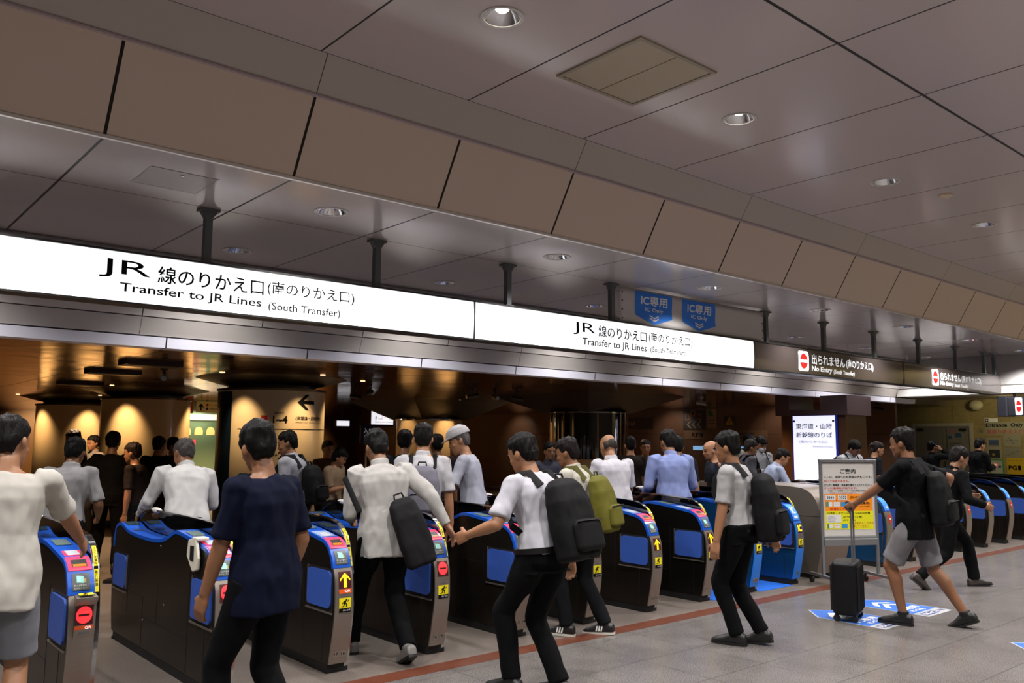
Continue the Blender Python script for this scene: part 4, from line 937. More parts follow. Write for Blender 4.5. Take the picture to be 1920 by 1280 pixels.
for i in range(6):
    lamp('far_wall_fill', 'SPOT', (3.5 + 3.0 * i, 30.2, ZI - .03), 420, (1, .62, .30), size=.08, aim=(3.5 + 3.0 * i, 32, 1.2), spot=95, blend=.8)  # added fill spots without fixtures, brightening the far wall mirrored in the bronze ceiling
for i in range(4):
    lamp('side_wall_fill', 'SPOT', (17.6, 11.5 + 3.2 * i, ZI - .03), 30, (1, .80, .62), size=.06, aim=(18.4, 11.5 + 3.2 * i, 1.6), spot=100, blend=.8)  # added fill spots, no real fixtures, to lift the dark inner right wall
#@@PEOPLE
# ================================================================ people
V3 = Vector
def vox(mb, size, name, mats, smooth=4, assign=None, disp=None):
    """merge the overlapping shapes of one body part into one continuous surface"""
    me = mb.mesh(name + '_raw', None); o = bpy.data.objects.new('tmp', me)
    r = o.modifiers.new('r', 'REMESH'); r.mode = 'VOXEL'; r.voxel_size = size; r.use_smooth_shade = True
    if smooth: sm = o.modifiers.new('s', 'SMOOTH'); sm.iterations = smooth; sm.factor = .5
    out = evaluated(o)
    bpy.data.objects.remove(o); bpy.data.meshes.remove(me); out.name = name; out.materials.clear()
    for q in mats: out.materials.append(q)
    if disp:
        n = len(out.vertices); nv = [tuple(x.vector) for x in out.vertex_normals]; cs = [v.co.copy() for v in out.vertices]; flat = []
        for c, q in zip(cs, nv): d = disp(c); flat += [c.x + q[0] * d, c.y + q[1] * d, c.z + q[2] * d]
        out.vertices.foreach_set('co', flat)
    if assign:
        for p in out.polygons: p.material_index = assign(p.center)
    out.shade_smooth(); return out
def ring(c, r, f, a, b, n=20, e=2.0):
    """superellipse ring: c centre, r right axis, f front axis"""
    out = []
    for j in range(n):
        t = 2 * PI * j / n; x, y = math.cos(t), math.sin(t)
        out.append(c + r * (a * math.copysign(abs(x) ** (2 / e), x)) + f * (b * math.copysign(abs(y) ** (2 / e), y)))
    return out
def ik(a, b, l1, l2, pole):
    d = b - a; L = d.length; mx = (l1 + l2) * .999
    if L > mx: b = a + d * (mx / L); d = b - a; L = mx
    x = (l1 * l1 - l2 * l2 + L * L) / (2 * L); h = math.sqrt(max(l1 * l1 - x * x, 0)); dn = d / L
    p = (pole - dn * pole.dot(dn)); p = p.normalized() if p.length > 1e-5 else dn.orthogonal().normalized()
    return a + dn * x + p * h, b
SKINS = ['#8f6546', '#96694a', '#80563a', '#885e42']
HAIRB, HAIRG = '#0e0b0a', '#4e4a48'
NP_ = [0]
def shade(h):
    c = rgb(h)[:3]; f = .66 if sum(c) > .6 else 1.0
    return tuple(v * f for v in c)
def cloth(co, k=.004, s=1.0, seed=0):
    return k * (noise.noise(V3((co.x * 9 * s, co.y * 9 * s, co.z * 5 * s + seed))) + .5 * noise.noise(V3((co.x * 22 * s + 5, co.y * 22 * s, co.z * 12 * s + seed))))
def person(label, x, y, deg, h=1.70, lean=4, side=0, neck=(8, 0), hl=None, hr=None, fl=(-.10, .10, 0, 0), fr=(.10, -.10, 0, 0), top='tee', topc='#a8a8a9', bot='long', botc='#141416', hair='short', hairc=HAIRB, shoec='#151414',
           mask=False, cap=None, fine=1.0, build=1.0, pole=(0, -1, -.4), curl=40, tuck=True, beltc=None, drop=None, legpole=(0, 1, 0), rest_z=None, sole=None, glasses=False):
    NP_[0] += 1; seed = NP_[0] * 3.7; k = h / 1.72
    rz = math.radians(deg) - PI / 2
    root = thing('person', label, 'person', (x, y, 0), rz)
    skin = M('skin_' + str(NP_[0] % 4), SKINS[NP_[0] % 4], .5, var=.06, vscale=20)
    # ---- skeleton, x right, y forward, z up
    stride = max(abs(fl[1]), abs(fr[1])); dz = drop if drop is not None else stride * stride * .45
    hip = V3((0, 0, .905 * k - dz))
    la, sa = math.radians(lean), math.radians(side)
    def axis(t):      # trunk direction at height t above the hip
        s = min(1, max(0, t / .22)); a, b = la * (.35 + .65 * s), sa * (.35 + .65 * s)
        return V3((math.sin(b), math.sin(a) * math.cos(b), math.cos(a) * math.cos(b)))
    def spine(t):
        n = 8; p = hip.copy(); st = t * k / n
        for i in range(n): p += axis(t * (i + .5) / n) * st
        return p
    def frame(t):
        u = axis(t); r = V3((1, 0, 0)); r = (r - u * r.dot(u)).normalized(); return r, u.cross(r), u
    rr, ff, uu = frame(.5)
    nb = spine(.515)
    hp, hy = math.radians(neck[0]), math.radians(neck[1])
    hu = (Quaternion(rr, -hp) @ uu); hf = (Quaternion(rr, -hp) @ ff); hr_ = rr.copy()
    q = Quaternion(hu, hy); hf = q @ hf; hr_ = q @ hr_
    hc = nb + (uu * .030 + hu * .106 + ff * .014) * k
    shl, shr = spine(.445) - rr * .172 * k * build, spine(.445) + rr * .172 * k * build
    hl = V3(hl) if hl else V3((-.25, .03, .80)); hr = V3(hr) if hr else V3((.25, .03, .80))
    hl = V3((hl.x * k, hl.y * k, hl.z * k)) ; hr = V3((hr.x * k, hr.y * k, hr.z * k))
    pl = V3(pole)
    el, wl = ik(shl, hl, .285 * k, .25 * k, pl + V3((-.5, 0, 0))); er, wr = ik(shr, hr, .285 * k, .25 * k, pl + V3((.5, 0, 0)))
    hpl, hpr = hip + V3((-.088 * k, 0, -.02 * k)), hip + V3((.088 * k, 0, -.02 * k))
    anl = V3((fl[0] * k, fl[1] * k, (.085 + fl[2]) * k)); anr = V3((fr[0] * k, fr[1] * k, (.085 + fr[2]) * k))
    lp = V3(legpole)
    knl, anl = ik(hpl, anl, .425 * k, .405 * k, lp); knr, anr = ik(hpr, anr, .425 * k, .405 * k, lp)
    # ---- body, one continuous surface
    b = MB(); B = build
    TS = [(-.10, .09, .09), (-.05, .15, .112), (.02, .165, .118), (.10, .152, .104), (.19, .138, .094), (.28, .152, .104), (.36, .168, .112), (.42, .165, .10), (.46, .135, .078), (.49, .085, .06), (.515, .055, .055)]
    def trunk(mb, lo, hi, inf, e=2.4, flare=0, cl=False):
        rings = []
        TT = [(-.20, .158, .116), (-.10, .160, .120), (-.05, .160, .120)] + TS[2:] if cl else TS
        st = [t for t in TT if lo < t[0] < hi]
        def itp(t):
            for p, q in zip(TT, TT[1:]):
                if p[0] <= t <= q[0]: a = (t - p[0]) / (q[0] - p[0]); return (t, p[1] + (q[1] - p[1]) * a, p[2] + (q[2] - p[2]) * a)
            return TS[-1] if t > 0 else (t, .155, .115)
        st = [itp(lo)] + st + [itp(hi)]
        for t, a, c in st:
            r, f, u = frame(t); g = inf * (1 + flare * max(0, (.15 - t)) * 4)
            rings.append(ring(spine(t), r, f, (a * B + g) * k, (c * B + g) * k, 22, e))
        mb.loft(rings)
    trunk(b, -.10, .515, -.006)
    b.tube([spine(.48), nb + uu * .03 * k + ff * .005 * k, hc - hu * .06 * k], [.062 * k, .054 * k, .054 * k], 14)
    HS = [(-.118, .058, .022, .020), (-.104, .050, .040, .046), (-.078, .030, .056, .070), (-.045, .014, .066, .085), (-.005, .004, .072, .094), (.035, -.004, .075, .098), (.072, -.010, .070, .090), (.10, -.014, .050, .066), (.115, -.015, .022, .03)]
    b.loft([ring(hc + (hu * u + hf * o_) * k, hr_, hf, a * k, c * k, 20, 2.2) for u, o_, a, c in HS])
    b.tube([hc + (hf * .088 + hu * .008) * k, hc + (hf * .108 - hu * .030) * k, hc + (hf * .094 - hu * .042) * k], [.008 * k, .014 * k, .012 * k], 8)
    b.ell(hc + (hf * .088 - hu * .066) * k, (.022 * k, .022 * k, .011 * k), 10, 6); b.ell(hc + (hf * .078 - hu * .104) * k, (.024 * k, .024 * k, .018 * k), 10, 6)
    for s in (-1, 1):
        b.ell(hc + (hr_ * .074 * s - hf * .008 - hu * .018) * k, (.014 * k, .022 * k, .032 * k), 10, 7)
        b.ell(hc + (hr_ * .03 * s + hf * .082 + hu * .022) * k, (.022 * k, .014 * k, .010 * k), 8, 5)
        b.ell(hc + (hr_ * .042 * s + hf * .062 - hu * .035) * k, (.024 * k, .024 * k, .022 * k), 8, 5)
    def limb(mb, pts, rads, n=14): mb.tube(pts, [q_ * k for q_ in rads], n)
    def mid(a, c, t): return a + (c - a) * t
    for sh, eb, wr_, s in ((shl, el, wl, -1), (shr, er, wr, 1)):
        b.ell(sh, (.054 * k * B, .050 * k, .052 * k), 12, 8)
        limb(b, [sh, mid(sh, eb, .35), mid(sh, eb, .8), eb], [.046 * B, .044 * B, .042, .040]); b.ell(eb, (.041 * k,) * 3, 10, 7)
        limb(b, [eb, mid(eb, wr_, .3), mid(eb, wr_, .8), wr_], [.040, .040, .029, .026])
        # hand: palm, four fingers, thumb
        d = (wr_ - eb).normalized(); n_ = (V3((-s, 0, 0)) - d * V3((-s, 0, 0)).dot(d)); n_ = n_.normalized() if n_.length > .2 else V3((0, 0, -1)); w_ = d.cross(n_) * (1 if s > 0 else -1)
        if w_.y < 0 and abs(d.z) > .5: w_ = -w_
        pc = wr_ + d * .045 * k
        b.loft([ring(wr_ - d * .01 * k, w_, n_, .024 * k, .019 * k, 12), ring(wr_ + d * .03 * k, w_, n_, .036 * k, .018 * k, 12, 2.6), ring(wr_ + d * .075 * k, w_, n_, .040 * k, .015 * k, 12, 2.6), ring(wr_ + d * .09 * k, w_, n_, .036 * k, .011 * k, 12, 2.6)])
        cu = math.radians(curl)
        for i, (off, L) in enumerate(((.030, .072), (.010, .080), (-.010, .074), (-.030, .058))):
            p = wr_ + d * .082 * k + w_ * off * k; dd = d.copy(); pts = [p]
            for j, fr_ in enumerate((.45, .32, .23)):
                a = cu * (.5 + .35 * j) * (1 + .08 * i); dd = (d * math.cos(a) + n_ * math.sin(a)).normalized(); p = p + dd * L * fr_ * k; pts.append(p)
            limb(b, pts, [.0095, .009, .0085, .007], 8)
        p0 = wr_ + d * .028 * k + w_ * .030 * k; p1 = p0 + (d * .55 + w_ * .6 + n_ * .35).normalized() * .035 * k; p2 = p1 + (d * .8 + w_ * .1 + n_ * .5).normalized() * .030 * k; p3 = p2 + (d * .85 + n_ * .5).normalized() * .022 * k
        limb(b, [p0, p1, p2, p3], [.013, .012, .010, .008], 8)
    for hp_, kn, an, s in ((hpl, knl, anl, -1), (hpr, knr, anr, 1)):
        th_ = .8 if bot == 'long' else 1.0; limb(b, [hp_ + V3((0, 0, .03)), mid(hp_, kn, .3), mid(hp_, kn, .75), kn], [.088 * B * th_, .080 * B * th_, .058 * th_, .052 * th_]); b.ell(kn + lp * .006, (.052 * k * th_,) * 3, 10, 7)
        bk = (an - kn).normalized().cross(V3((1, 0, 0))).normalized()
        if bk.y > 0: bk = -bk
        limb(b, [kn, mid(kn, an, .28) + bk * .014 * k, mid(kn, an, .6) + bk * .004 * k, an], [.052 * th_, .056 * th_, .043 * th_, .034])
    foot = []
    for an, fo in ((anl, fl), (anr, fr)):
        pt = math.radians(fo[3]); fd = V3((0, math.cos(pt), -math.sin(pt))); fu = V3((0, math.sin(pt), math.cos(pt)))
        foot.append((an, fd, fu)); b.tube([an - fd * .03 * k - fu * .04 * k, an + fd * .06 * k - fu * .05 * k, an + fd * .15 * k - fu * .062 * k], [.036 * k, .036 * k, .024 * k], 12)
    eyes = [hc + (hr_ * .031 * s + hf * .088 + hu * .004) * k for s in (-1, 1)]; brow = [hc + (hr_ * .033 * s + hf * .090 + hu * .028) * k for s in (-1, 1)]; lip = hc + (hf * .102 - hu * .066) * k
    def asg(c):
        if (c - hc).length > .16: return 0
        for e in eyes:
            d = c - e
            if abs(d.dot(hu)) < .0065 * k and abs(d.dot(hr_)) < .014 * k and d.dot(hf) > -.02: return 1
        for e in brow:
            d = c - e
            if abs(d.dot(hu)) < .005 * k and abs(d.dot(hr_)) < .02 * k and d.dot(hf) > -.02: return 1
        d = c - lip
        if abs(d.dot(hu)) < .006 * k and abs(d.dot(hr_)) < .022 * k and d.dot(hf) > -.02: return 2
        return 0
    link('body', vox(b, .0075 * fine, 'body', [skin, M('eye_dark', '#120c0a', .3), M('lips', '#8a4a40', .45)], 3, asg), root)
    # ---- clothes
    tm = M('cloth_' + topc, shade(topc), .85, bump=.25, bscale=9, var=.05, spec=.12); bmq = M('cloth_' + botc, shade(botc), .85, bump=.2, bscale=9, var=.06, spec=.12)
    sl = {'tee': .62, 'polo': .60, 'long': 2, 'jacket': 2, 'shirt': .66}[top]
    inf = .024 if top == 'jacket' else .013
    c = MB(); hem = .012 if tuck else (-.155 if top != 'jacket' else -.20)
    trunk(c, hem, .487, inf, 2.5, .0 if tuck else .20, True)
    for sh, eb, wr_, s in ((shl, el, wl, -1), (shr, er, wr, 1)):
        i_ = .009 if top != 'jacket' else .014
        c.ell(sh, ((.058 + i_ * .6) * k * B, (.056 + i_ * .6) * k, (.055 + i_ * .5) * k), 14, 8)
        inn = sh + (V3((-s, 0, 0)) * .05) * k
        if sl < 1: limb(c, [inn, sh, mid(sh, eb, .4), mid(sh, eb, sl), mid(sh, eb, sl + .22)], [.050 * B + i_, .051 * B + i_, .048 * B + i_, .049 * B + i_, .051 * B + i_ + .004], 18)
        else:
            limb(c, [inn, sh, mid(sh, eb, .5), eb], [.058 * B + i_, .060 * B + i_, .050 * B + i_, .046 + i_ * .8], 16); c.ell(eb, ((.045 + i_ * .8) * k,) * 3, 12, 8)
            limb(c, [eb, mid(eb, wr_, .5), mid(eb, wr_, .93)], [.045 + i_ * .8, .040 + i_ * .7, .034 + i_ * .5], 16)
    if top in ('polo', 'long', 'jacket', 'shirt'):
        c.tube([spine(.475), nb + uu * .022 * k + ff * .004], [.074 * k, .066 * k], 16)
    else: c.tube([spine(.46), spine(.500)], [.080 * k, .066 * k], 16)
    link({'tee': 't_shirt', 'polo': 'polo_shirt', 'long': 'shirt', 'shirt': 'shirt', 'jacket': 'jacket'}[top], vox(c, .0095 * fine, 'shirt', [tm], 4, None, lambda co: cloth(co, .013, 1.1, seed)), root)
    t_ = MB()
    trunk(t_, -.11, .045 if tuck else .0, .019 if tuck else -.002, 2.4)
    for hp_, kn, an, s in ((hpl, knl, anl, -1), (hpr, knr, anr, 1)):
        if bot == 'long':
            limb(t_, [hp_ + V3((0, 0, .03)), mid(hp_, kn, .3), mid(hp_, kn, .75), kn], [.098 * B, .092 * B, .074, .070], 18); t_.ell(kn, (.069 * k,) * 3, 12, 8)
            limb(t_, [kn, mid(kn, an, .4), mid(kn, an, .8), mid(kn, an, 1.0)], [.069, .066, .060, .060], 18)
        elif bot == 'short':
            limb(t_, [hp_ + V3((0, 0, .03)), mid(hp_, kn, .3), mid(hp_, kn, .7), mid(hp_, kn, .86)], [.094 * B, .098 * B, .090, .093], 20)
    link('trousers' if bot == 'long' else 'shorts', vox(t_, .0095 * fine, 'trousers', [bmq], 4, None, lambda co: cloth(co, .010, .9, seed + 9)), root)
    if beltc:
        m = MB(); rings = []
        for t in (.012, .045): r, f, u = frame(t); rings.append(ring(spine(t), r, f, (.165 * B + .026) * k, (.118 * B + .026) * k, 24, 2.4))
        m.loft(rings); m.build('belt', M('belt_' + beltc, beltc, .4), root, smooth=True)
    # ---- shoes
    for an, fd, fu in foot:
        r = V3((1, 0, 0)); s_ = MB(); base = an - fu * .085 * k
        for (yy, w_, hh, hx) in ():
            pass
        s_.loft([ring(base + fd * yy * k + fu * zz * k, r, fu, ww * k, hh * k, 16, 2.6) for yy, zz, ww, hh in ((-.075, .04, .022, .03), (-.065, .045, .036, .042), (-.02, .052, .040, .052), (.05, .05, .042, .046), (.10, .036, .047, .034), (.155, .028, .046, .026), (.19, .022, .034, .02), (.205, .02, .015, .012))])
        s_.tube([an + fu * .0, an + fu * .03 * k], [.046 * k, .044 * k], 14)
        so = link('shoe', vox(s_, .007 * fine, 'shoe', [M('shoe_' + shoec, shoec, .45)], 2), root)
        m = MB(); o_ = [(-.080, .0), (-.07, .032), (0, .040), (.10, .050), (.16, .048), (.20, .030), (.212, 0)]
        out = [base + fd * a * k + r * w_ * k + fu * .002 for a, w_ in o_] + [base + fd * a * k - r * w_ * k + fu * .002 for a, w_ in o_[-2:0:-1]]
        m.prism(out, fu * .018 * k); m.build('sole', M('sole_' + (sole or 'dark'), sole or '#0c0c0c', .5), so)
        if sole == '#c8c4b8':
            m = MB()
            for sx in (-1, 1):
                for i in range(3):
                    p = base + r * sx * .0465 * k + fd * (.02 + .022 * i) * k + fu * .03 * k; m.prism([p, p + fd * .012 * k, p + fd * .002 * k + fu * .042 * k - r * sx * .006, p - fd * .010 * k + fu * .042 * k - r * sx * .006], r * sx * .006)
            m.build('white_stripes', M('stripe_white', '#d8d8d4', .5), so)
    # ---- hair, cap, mask
    hm = M('hair_' + hairc, hairc, .55, bump=1.0, bscale=90, bstretch=(1, 1, .12), spec=.14, var=.3)
    g = MB()
    if hair == 'thin':
        for s in (-1, 1): g.ell(hc + (hr_ * .060 * s - hf * .035 - hu * .005) * k, (.022 * k, .055 * k, .045 * k), 12, 8)
        g.ell(hc + (-hf * .072 - hu * .0) * k, (.062 * k, .032 * k, .055 * k), 12, 8); th = .003
    else:
        th = .009
        g.loft([ring(hc + (hu * u + hf * o_) * k, hr_, hf, a * k, c_ * k, 20, 2.2) for u, o_, a, c_ in ((-.075, -.052, .050, .030), (-.035, -.052, .068, .050), (.0, -.040, .080, .068), (.035, -.020, .086, .092), (.07, -.014, .084, .102), (.105, -.014, .066, .080), (.128, -.016, .030, .038))])
        if hair in ('short', 'fringe', 'long', 'bob'):
            for s in (-1, 1): g.ell(hc + (hr_ * .068 * s - hf * .004 + hu * .022) * k, (.017 * k, .036 * k, .036 * k), 10, 7)
        if hair == 'fringe': g.ell(hc + (hf * .070 + hu * .055) * k, (.068 * k, .034 * k, .030 * k), 12, 8); g.ell(hc + (-hf * .06 - hu * .055) * k, (.06 * k, .04 * k, .04 * k), 12, 8)
        if hair in ('long', 'bob'):
            L = -.20 if hair == 'long' else -.10
            g.loft([ring(hc + (hu * u - hf * .045) * k, hr_, hf, a * k, c_ * k, 18, 2.4) for u, a, c_ in ((.03, .088, .07), (-.05, .090, .062), (L * .7, .085, .05), (L, .07, .035))])
            g.ell(hc + (hf * .066 + hu * .058) * k, (.066 * k, .036 * k, .026 * k), 12, 8)
        if hair == 'bun': g.ell(hc + (-hf * .115 + hu * .02) * k, (.04 * k,) * 3, 12, 8)
    hair_o = link('hair', vox(g, .0075 * fine, 'hair', [hm], 2, None, lambda co: th * noise.noise(V3((co.x * 42, co.y * 42, co.z * 14)) + V3((seed, 0, 0)))), root)
    if cap:
        g = MB(); g.loft([ring(hc + (hu * u - hf * .008) * k, hr_, hf, a * k, c_ * k, 22) for u, a, c_ in ((.035, .100, .122), (.07, .100, .120), (.11, .084, .098), (.14, .04, .045))])
        g.loft([ring(hc + (hf * y_ + hu * z_) * k, hr_, hu, a * k, .005 * k, 16) for y_, z_, a in ((.07, .045, .075), (.12, .042, .068), (.165, .034, .035))])
        link('cap', vox(g, .008, 'cap', [M('cap_' + cap, cap, .8)], 2), root)
    if mask:
        g = MB(); g.loft([ring(hc + (hf * y_ - hu * .058) * k, hr_, hu, a * k, c_ * k, 16, 2.6) for y_, a, c_ in ((.05, .062, .048), (.085, .056, .046), (.112, .030, .034), (.124, .008, .015))])
        link('face_mask', vox(g, .007, 'mask', [M('mask_white', '#b9bcc4', .7)], 2), root)
    if glasses:
        g = MB()
        for s in (-1, 1):
            c0 = hc + (hr_ * .032 * s + hf * .104 + hu * .004) * k; pts = [c0 + (hr_ * math.cos(a) * .022 + hu * math.sin(a) * .016) * k for a in [2 * PI * i / 14 for i in range(15)]]; g.tube(pts, .0016, 6)
            g.tube([c0 + hr_ * .022 * s * k, hc + (hr_ * .078 * s - hf * .0 + hu * .004) * k], .0016, 6)
        g.tube([hc + (hr_ * -.01 + hf * .106 + hu * .006) * k, hc + (hr_ * .01 + hf * .106 + hu * .006) * k], .0016, 6); g.build('glasses', DARK, root)
    W = Matrix.Translation((x, y, 0)) @ Matrix.Rotation(rz, 4, 'Z')
    return dict(root=root, W=W, k=k, spine=spine, frame=frame, wl=wl, wr=wr, el=el, er=er, B=B, hc=hc, hf=hf, hu=hu, hr=hr_, uu=uu, ff=ff, rr=rr, shl=shl, shr=shr)
def backpack(P, label, col, w_=.30, h_=.44, d_=.17, low=.0, dark='#060607', pocket=True, shx=0.0, name='backpack', cross=False, tilt=0):
    k = P['k']; r, f, u = P['frame'](.3); B = P['B']
    top = P['spine'](.44 - low); o = top - u * h_ - f * (.105 * k * B + d_ / 2 + .028) + r * shx
    rot = Matrix((r, f, u)).transposed().to_4x4()
    t = thing(name, label, 'backpack' if name == 'backpack' else 'bag'); t.matrix_world = P['W'] @ Matrix.Translation(o) @ rot @ Matrix.Rotation(math.radians(tilt), 4, 'Y')
    m = M('bag_' + col, col, .75, bump=.3, bscale=14, var=.1, spec=.2); dk = M('bag_strap_' + dark, dark, .7, spec=.2)
    g = MB(); X, Y, Z = V3((1, 0, 0)), V3((0, 1, 0)), V3((0, 0, 1))
    g.loft([ring(Z * z + Y * (.0 + yo), X, Y, a * w_ / 2, b_ * d_ / 2, 24, 3.2) for z, a, b_, yo in ((0, .78, .75, 0), (.02, .95, .95, 0), (h_ * .35, 1.0, 1.0, 0), (h_ * .7, .96, .92, .004), (h_ * .9, .82, .74, .015), (h_ * .98, .55, .5, .02), (h_, .25, .3, .022))])
    link('bag_body', vox(g, .009, 'bag_body', [m], 3, None, lambda co: cloth(co, .007, 1.2, 3)), t)
    if pocket:
        g = MB(); g.loft([ring(Z * z - Y * d_ * .5, X, Y, a * w_ / 2, b_, 20, 3) for z, a, b_ in ((h_ * .08, .6, .02), (h_ * .12, .78, .035), (h_ * .4, .78, .035), (h_ * .46, .6, .02))]); link('pocket', vox(g, .009, 'pocket', [m], 2), t)
        g = MB(); g.box(-w_ * .38, w_ * .38, -d_ * .5 - .038, -d_ * .5 - .02, h_ * .43, h_ * .44); g.build('zip', M('zip_grey', '#5a5a60', .3, .6), t)
    g = MB(); g.tube([V3((-.04, .03, h_ - .02)), V3((-.03, .03, h_ + .03)), V3((.03, .03, h_ + .03)), V3((.04, .03, h_ - .02))], .007, 8); g.build('carry_loop', dk, t)
    inv = (Matrix.Translation(o) @ rot).inverted()
    sc = .168 * k * B
    if not cross:
        for s in (-1, 1):
            a = r * s * .10 * k
            pts = [top - f * (.125 * k * B) + a - u * .02, P['spine'](.44) - f * .06 * k + a + u * .062 * k, P['spine'](.44) + f * .03 * k + a + u * .066 * k, P['spine'](.40) + f * (.128 * k * B) + a, P['spine'](.30) + f * (.138 * k * B) + a * 1.15, P['spine'](.20) + f * .09 * k + r * s * .165 * k * B, top - u * h_ * .85 - f * .10 * k + r * s * .13 * k]
            g = MB(); C = [inv @ p for p in pts]; g.tube(C, [(.006, .026)] * len(C), 10); g.build('shoulder_strap', dk, t, smooth=True)
    else:
        pts = [top - f * .12 * k - r * .12 * k, P['spine'](.44) - r * .10 * k + u * .068 * k, P['spine'](.38) + f * .135 * k, P['spine'](.22) + f * .11 * k + r * .14 * k, top - u * h_ * .6 - f * .08 * k + r * .16 * k]
        g = MB(); C = [inv @ p for p in pts]; g.tube(C, [(.005, .022)] * len(C), 10); g.build('shoulder_strap', dk, t, smooth=True)
    return t
def phone(P, hand, label, lit=False):
    w_, e = (P['wr'], P['er']) if hand == 'r' else (P['wl'], P['el']); d = (w_ - e).normalized(); p = P['W'] @ (w_ + d * .10)
    t = thing('smartphone', label, 'smartphone', p); t.rotation_euler = (P['W'].to_3x3() @ d).to_track_quat('Y', 'Z').to_euler()
    m = MB(); m.box(-.036, .036, -.03, .11, .012, .020); m.build('casing', DARK, t, bevel=.003); m = MB(); m.box(-.032, .032, -.026, .106, .0202, .0206); m.build('screen', M('phone_screen', '#6a88a8', .2, emit=.5 if lit else .05), t)
L_, R_, A_, T_ = 139.5, -40.5, 49.5, -130.5      # screen left, screen right, away from and towards the camera
#@@CROWD
P = person('person in a cream t-shirt and grey shorts at the left edge reaching over a gate', .80, 4.68, 72, 1.70, 6, neck=(14, -22), hr=(.33, .47, .985), hl=(-.24, .02, .82), top='tee', topc='#d3cec4', bot='short', botc='#8b8d94', tuck=False, build=1.06, fl=(-.11, .06, 0, 0), fr=(.11, -.06, 0, 0), fine=.9, pole=(0, -.6, -1))
P = person('person in a white shirt bending over in the lane behind the leftmost gate', 1.72, 7.55, 60, 1.62, 18, topc='#b6b4b4', top='shirt', hl=(-.2, .3, .95), hr=(.2, .3, .95), fine=1.2)
P = person('person in a dark suit turned left in front of the farthest column', 3.14, 13.18, L_ + 20, 1.70, 3, neck=(14, 10), top='jacket', topc='#0a0907', botc='#080706', fine=1.4)
P = person('person in a grey waistcoat partly hidden behind the suited person at the left', 3.66, 14.3, L_ + 60, 1.62, 2, top='long', topc='#6a625a', botc='#15120f', fine=1.5)
P = person('person in black with arms held away from the body walking before the glossy column', 2.92, 10.72, A_ + 15, 1.69, 3, hl=(-.40, .10, .98), hr=(.40, .08, .98), top='tee', topc='#080706', botc='#070606', fl=(-.16, .22, 0, 0), fr=(.16, -.26, .03, 25), fine=1.2)
P = person('short person in dark clothes just right of the person in black', 2.95, 9.75, L_, 1.54, 6, topc='#1c1410', hairc='#1c120c', fine=1.3)
P = person('person with black hair in dark clothes in front of the glossy column', 3.72, 11.6, A_, 1.61, 4, topc='#171312', fine=1.3)
P = person('small person in dark clothes between the black shirted one and the grey haired one', 4.15, 12.4, R_, 1.60, 4, topc='#241712', fine=1.4)
P = person('grey haired person in a white shirt stooping over the gate at the left', 2.49, 6.95, A_ + 40, 1.64, 22, side=4, neck=(18, 10), top='long', topc='#d6d4d2', botc='#15161a', hair='short', hairc=HAIRG, hl=(-.25, .45, .95), hr=(.22, .42, .98), build=1.1, fine=.95)
P = person('tall person in a navy t-shirt and black trousers nearest the camera', 1.81, 3.95, L_ - 28, 1.70, 5, neck=(12, -24), top='tee', topc='#050a1e', botc='#060608', hairc='#0b0a0a', hl=(-.20, .20, .80), hr=(.20, .06, .82), tuck=False, build=1.04, fl=(-.10, .20, 0, 0), fr=(.10, -.12, .01, 12), fine=.85)
P = person('person in a white cap and dark top behind the navy shirted one', 3.42, 7.75, A_, 1.50, 5, topc='#17171b', cap='#b3aa9a', fine=1.2)
P = person('person in a white shirt with a black shoulder bag in front of the white column', 3.98, 8.05, L_ - 10, 1.68, 8, neck=(10, 15), top='shirt', topc='#bdbdc6', botc='#121214', fine=1.1, build=1.05)
backpack(P, 'black shoulder bag on the white shirted person by the white column', '#060607', .32, .40, .16, low=.05)
P = person('person with short dark hair looking down at a phone in the middle left', 5.15, 9.46, T_ + 70, 1.50, 6, neck=(28, 15), top='tee', topc='#84705a', hl=(-.04, .30, 1.12), hr=(.04, .30, 1.12), hair='bob', fine=1.1)
phone(P, 'r', 'phone held by the dark haired person looking down', True)
P = person('person seen small behind the phone user at the middle left', 5.83, 10.90, T_ + 40, 1.57, 3, topc='#4a3524', fine=1.4)
P = person('person in a pale long sleeved shirt and black trousers walking through the lane', 3.33, 5.30, A_ + 30, 1.72, 13, side=-2, neck=(14, 0), top='long', topc='#c2bfba', botc='#060607', hl=(-.14, .34, .95), hr=(.42, -.16, .92), tuck=False, build=1.12, fl=(-.13, .28, 0, 0), fr=(.10, -.22, .03, 28), shoec='#6d6a66', fine=.85)
tb = backpack(P, 'large black bag slung low on the pale shirted person walking through', '#0c0b0d', .24, .50, .12, low=.20, shx=.17, name='shoulder_bag', cross=True, pocket=False, tilt=-14)
P = person('person with black hair far behind the pale shirted person', 5.08, 7.75, A_, 1.70, 3, topc='#15161b', fine=1.2)
P = person('person in a white shirt with a grey backpack in the lane', 4.16, 6.05, A_ + 5, 1.74, 5, top='shirt', topc='#c9c7cb', botc='#15151a', fine=1.0, build=1.05)
backpack(P, 'grey backpack on the white shirted person in the lane', '#62606a', .30, .42, .15, low=.04)
P = person('person with black hair in dark clothes behind the grey backpack', 5.92, 8.30, A_ + 20, 1.66, 3, topc='#1c1a1e', fine=1.3)
P = person('person with dark bob hair facing the camera far behind the grey backpack', 7.27, 9.75, T_, 1.53, 2, topc='#2a1c16', hair='bob', fine=1.2)
P = person('person in a pale cap and light grey t-shirt leaning left over the gate', 5.04, 6.45, L_ - 5, 1.74, 12, neck=(12, 10), top='tee', topc='#b6b8c6', hl=(-.20, .42, 1.0), hr=(.18, .44, 1.02), cap='#9a9698', hairc=HAIRG, botc='#18181c', fine=1.0)
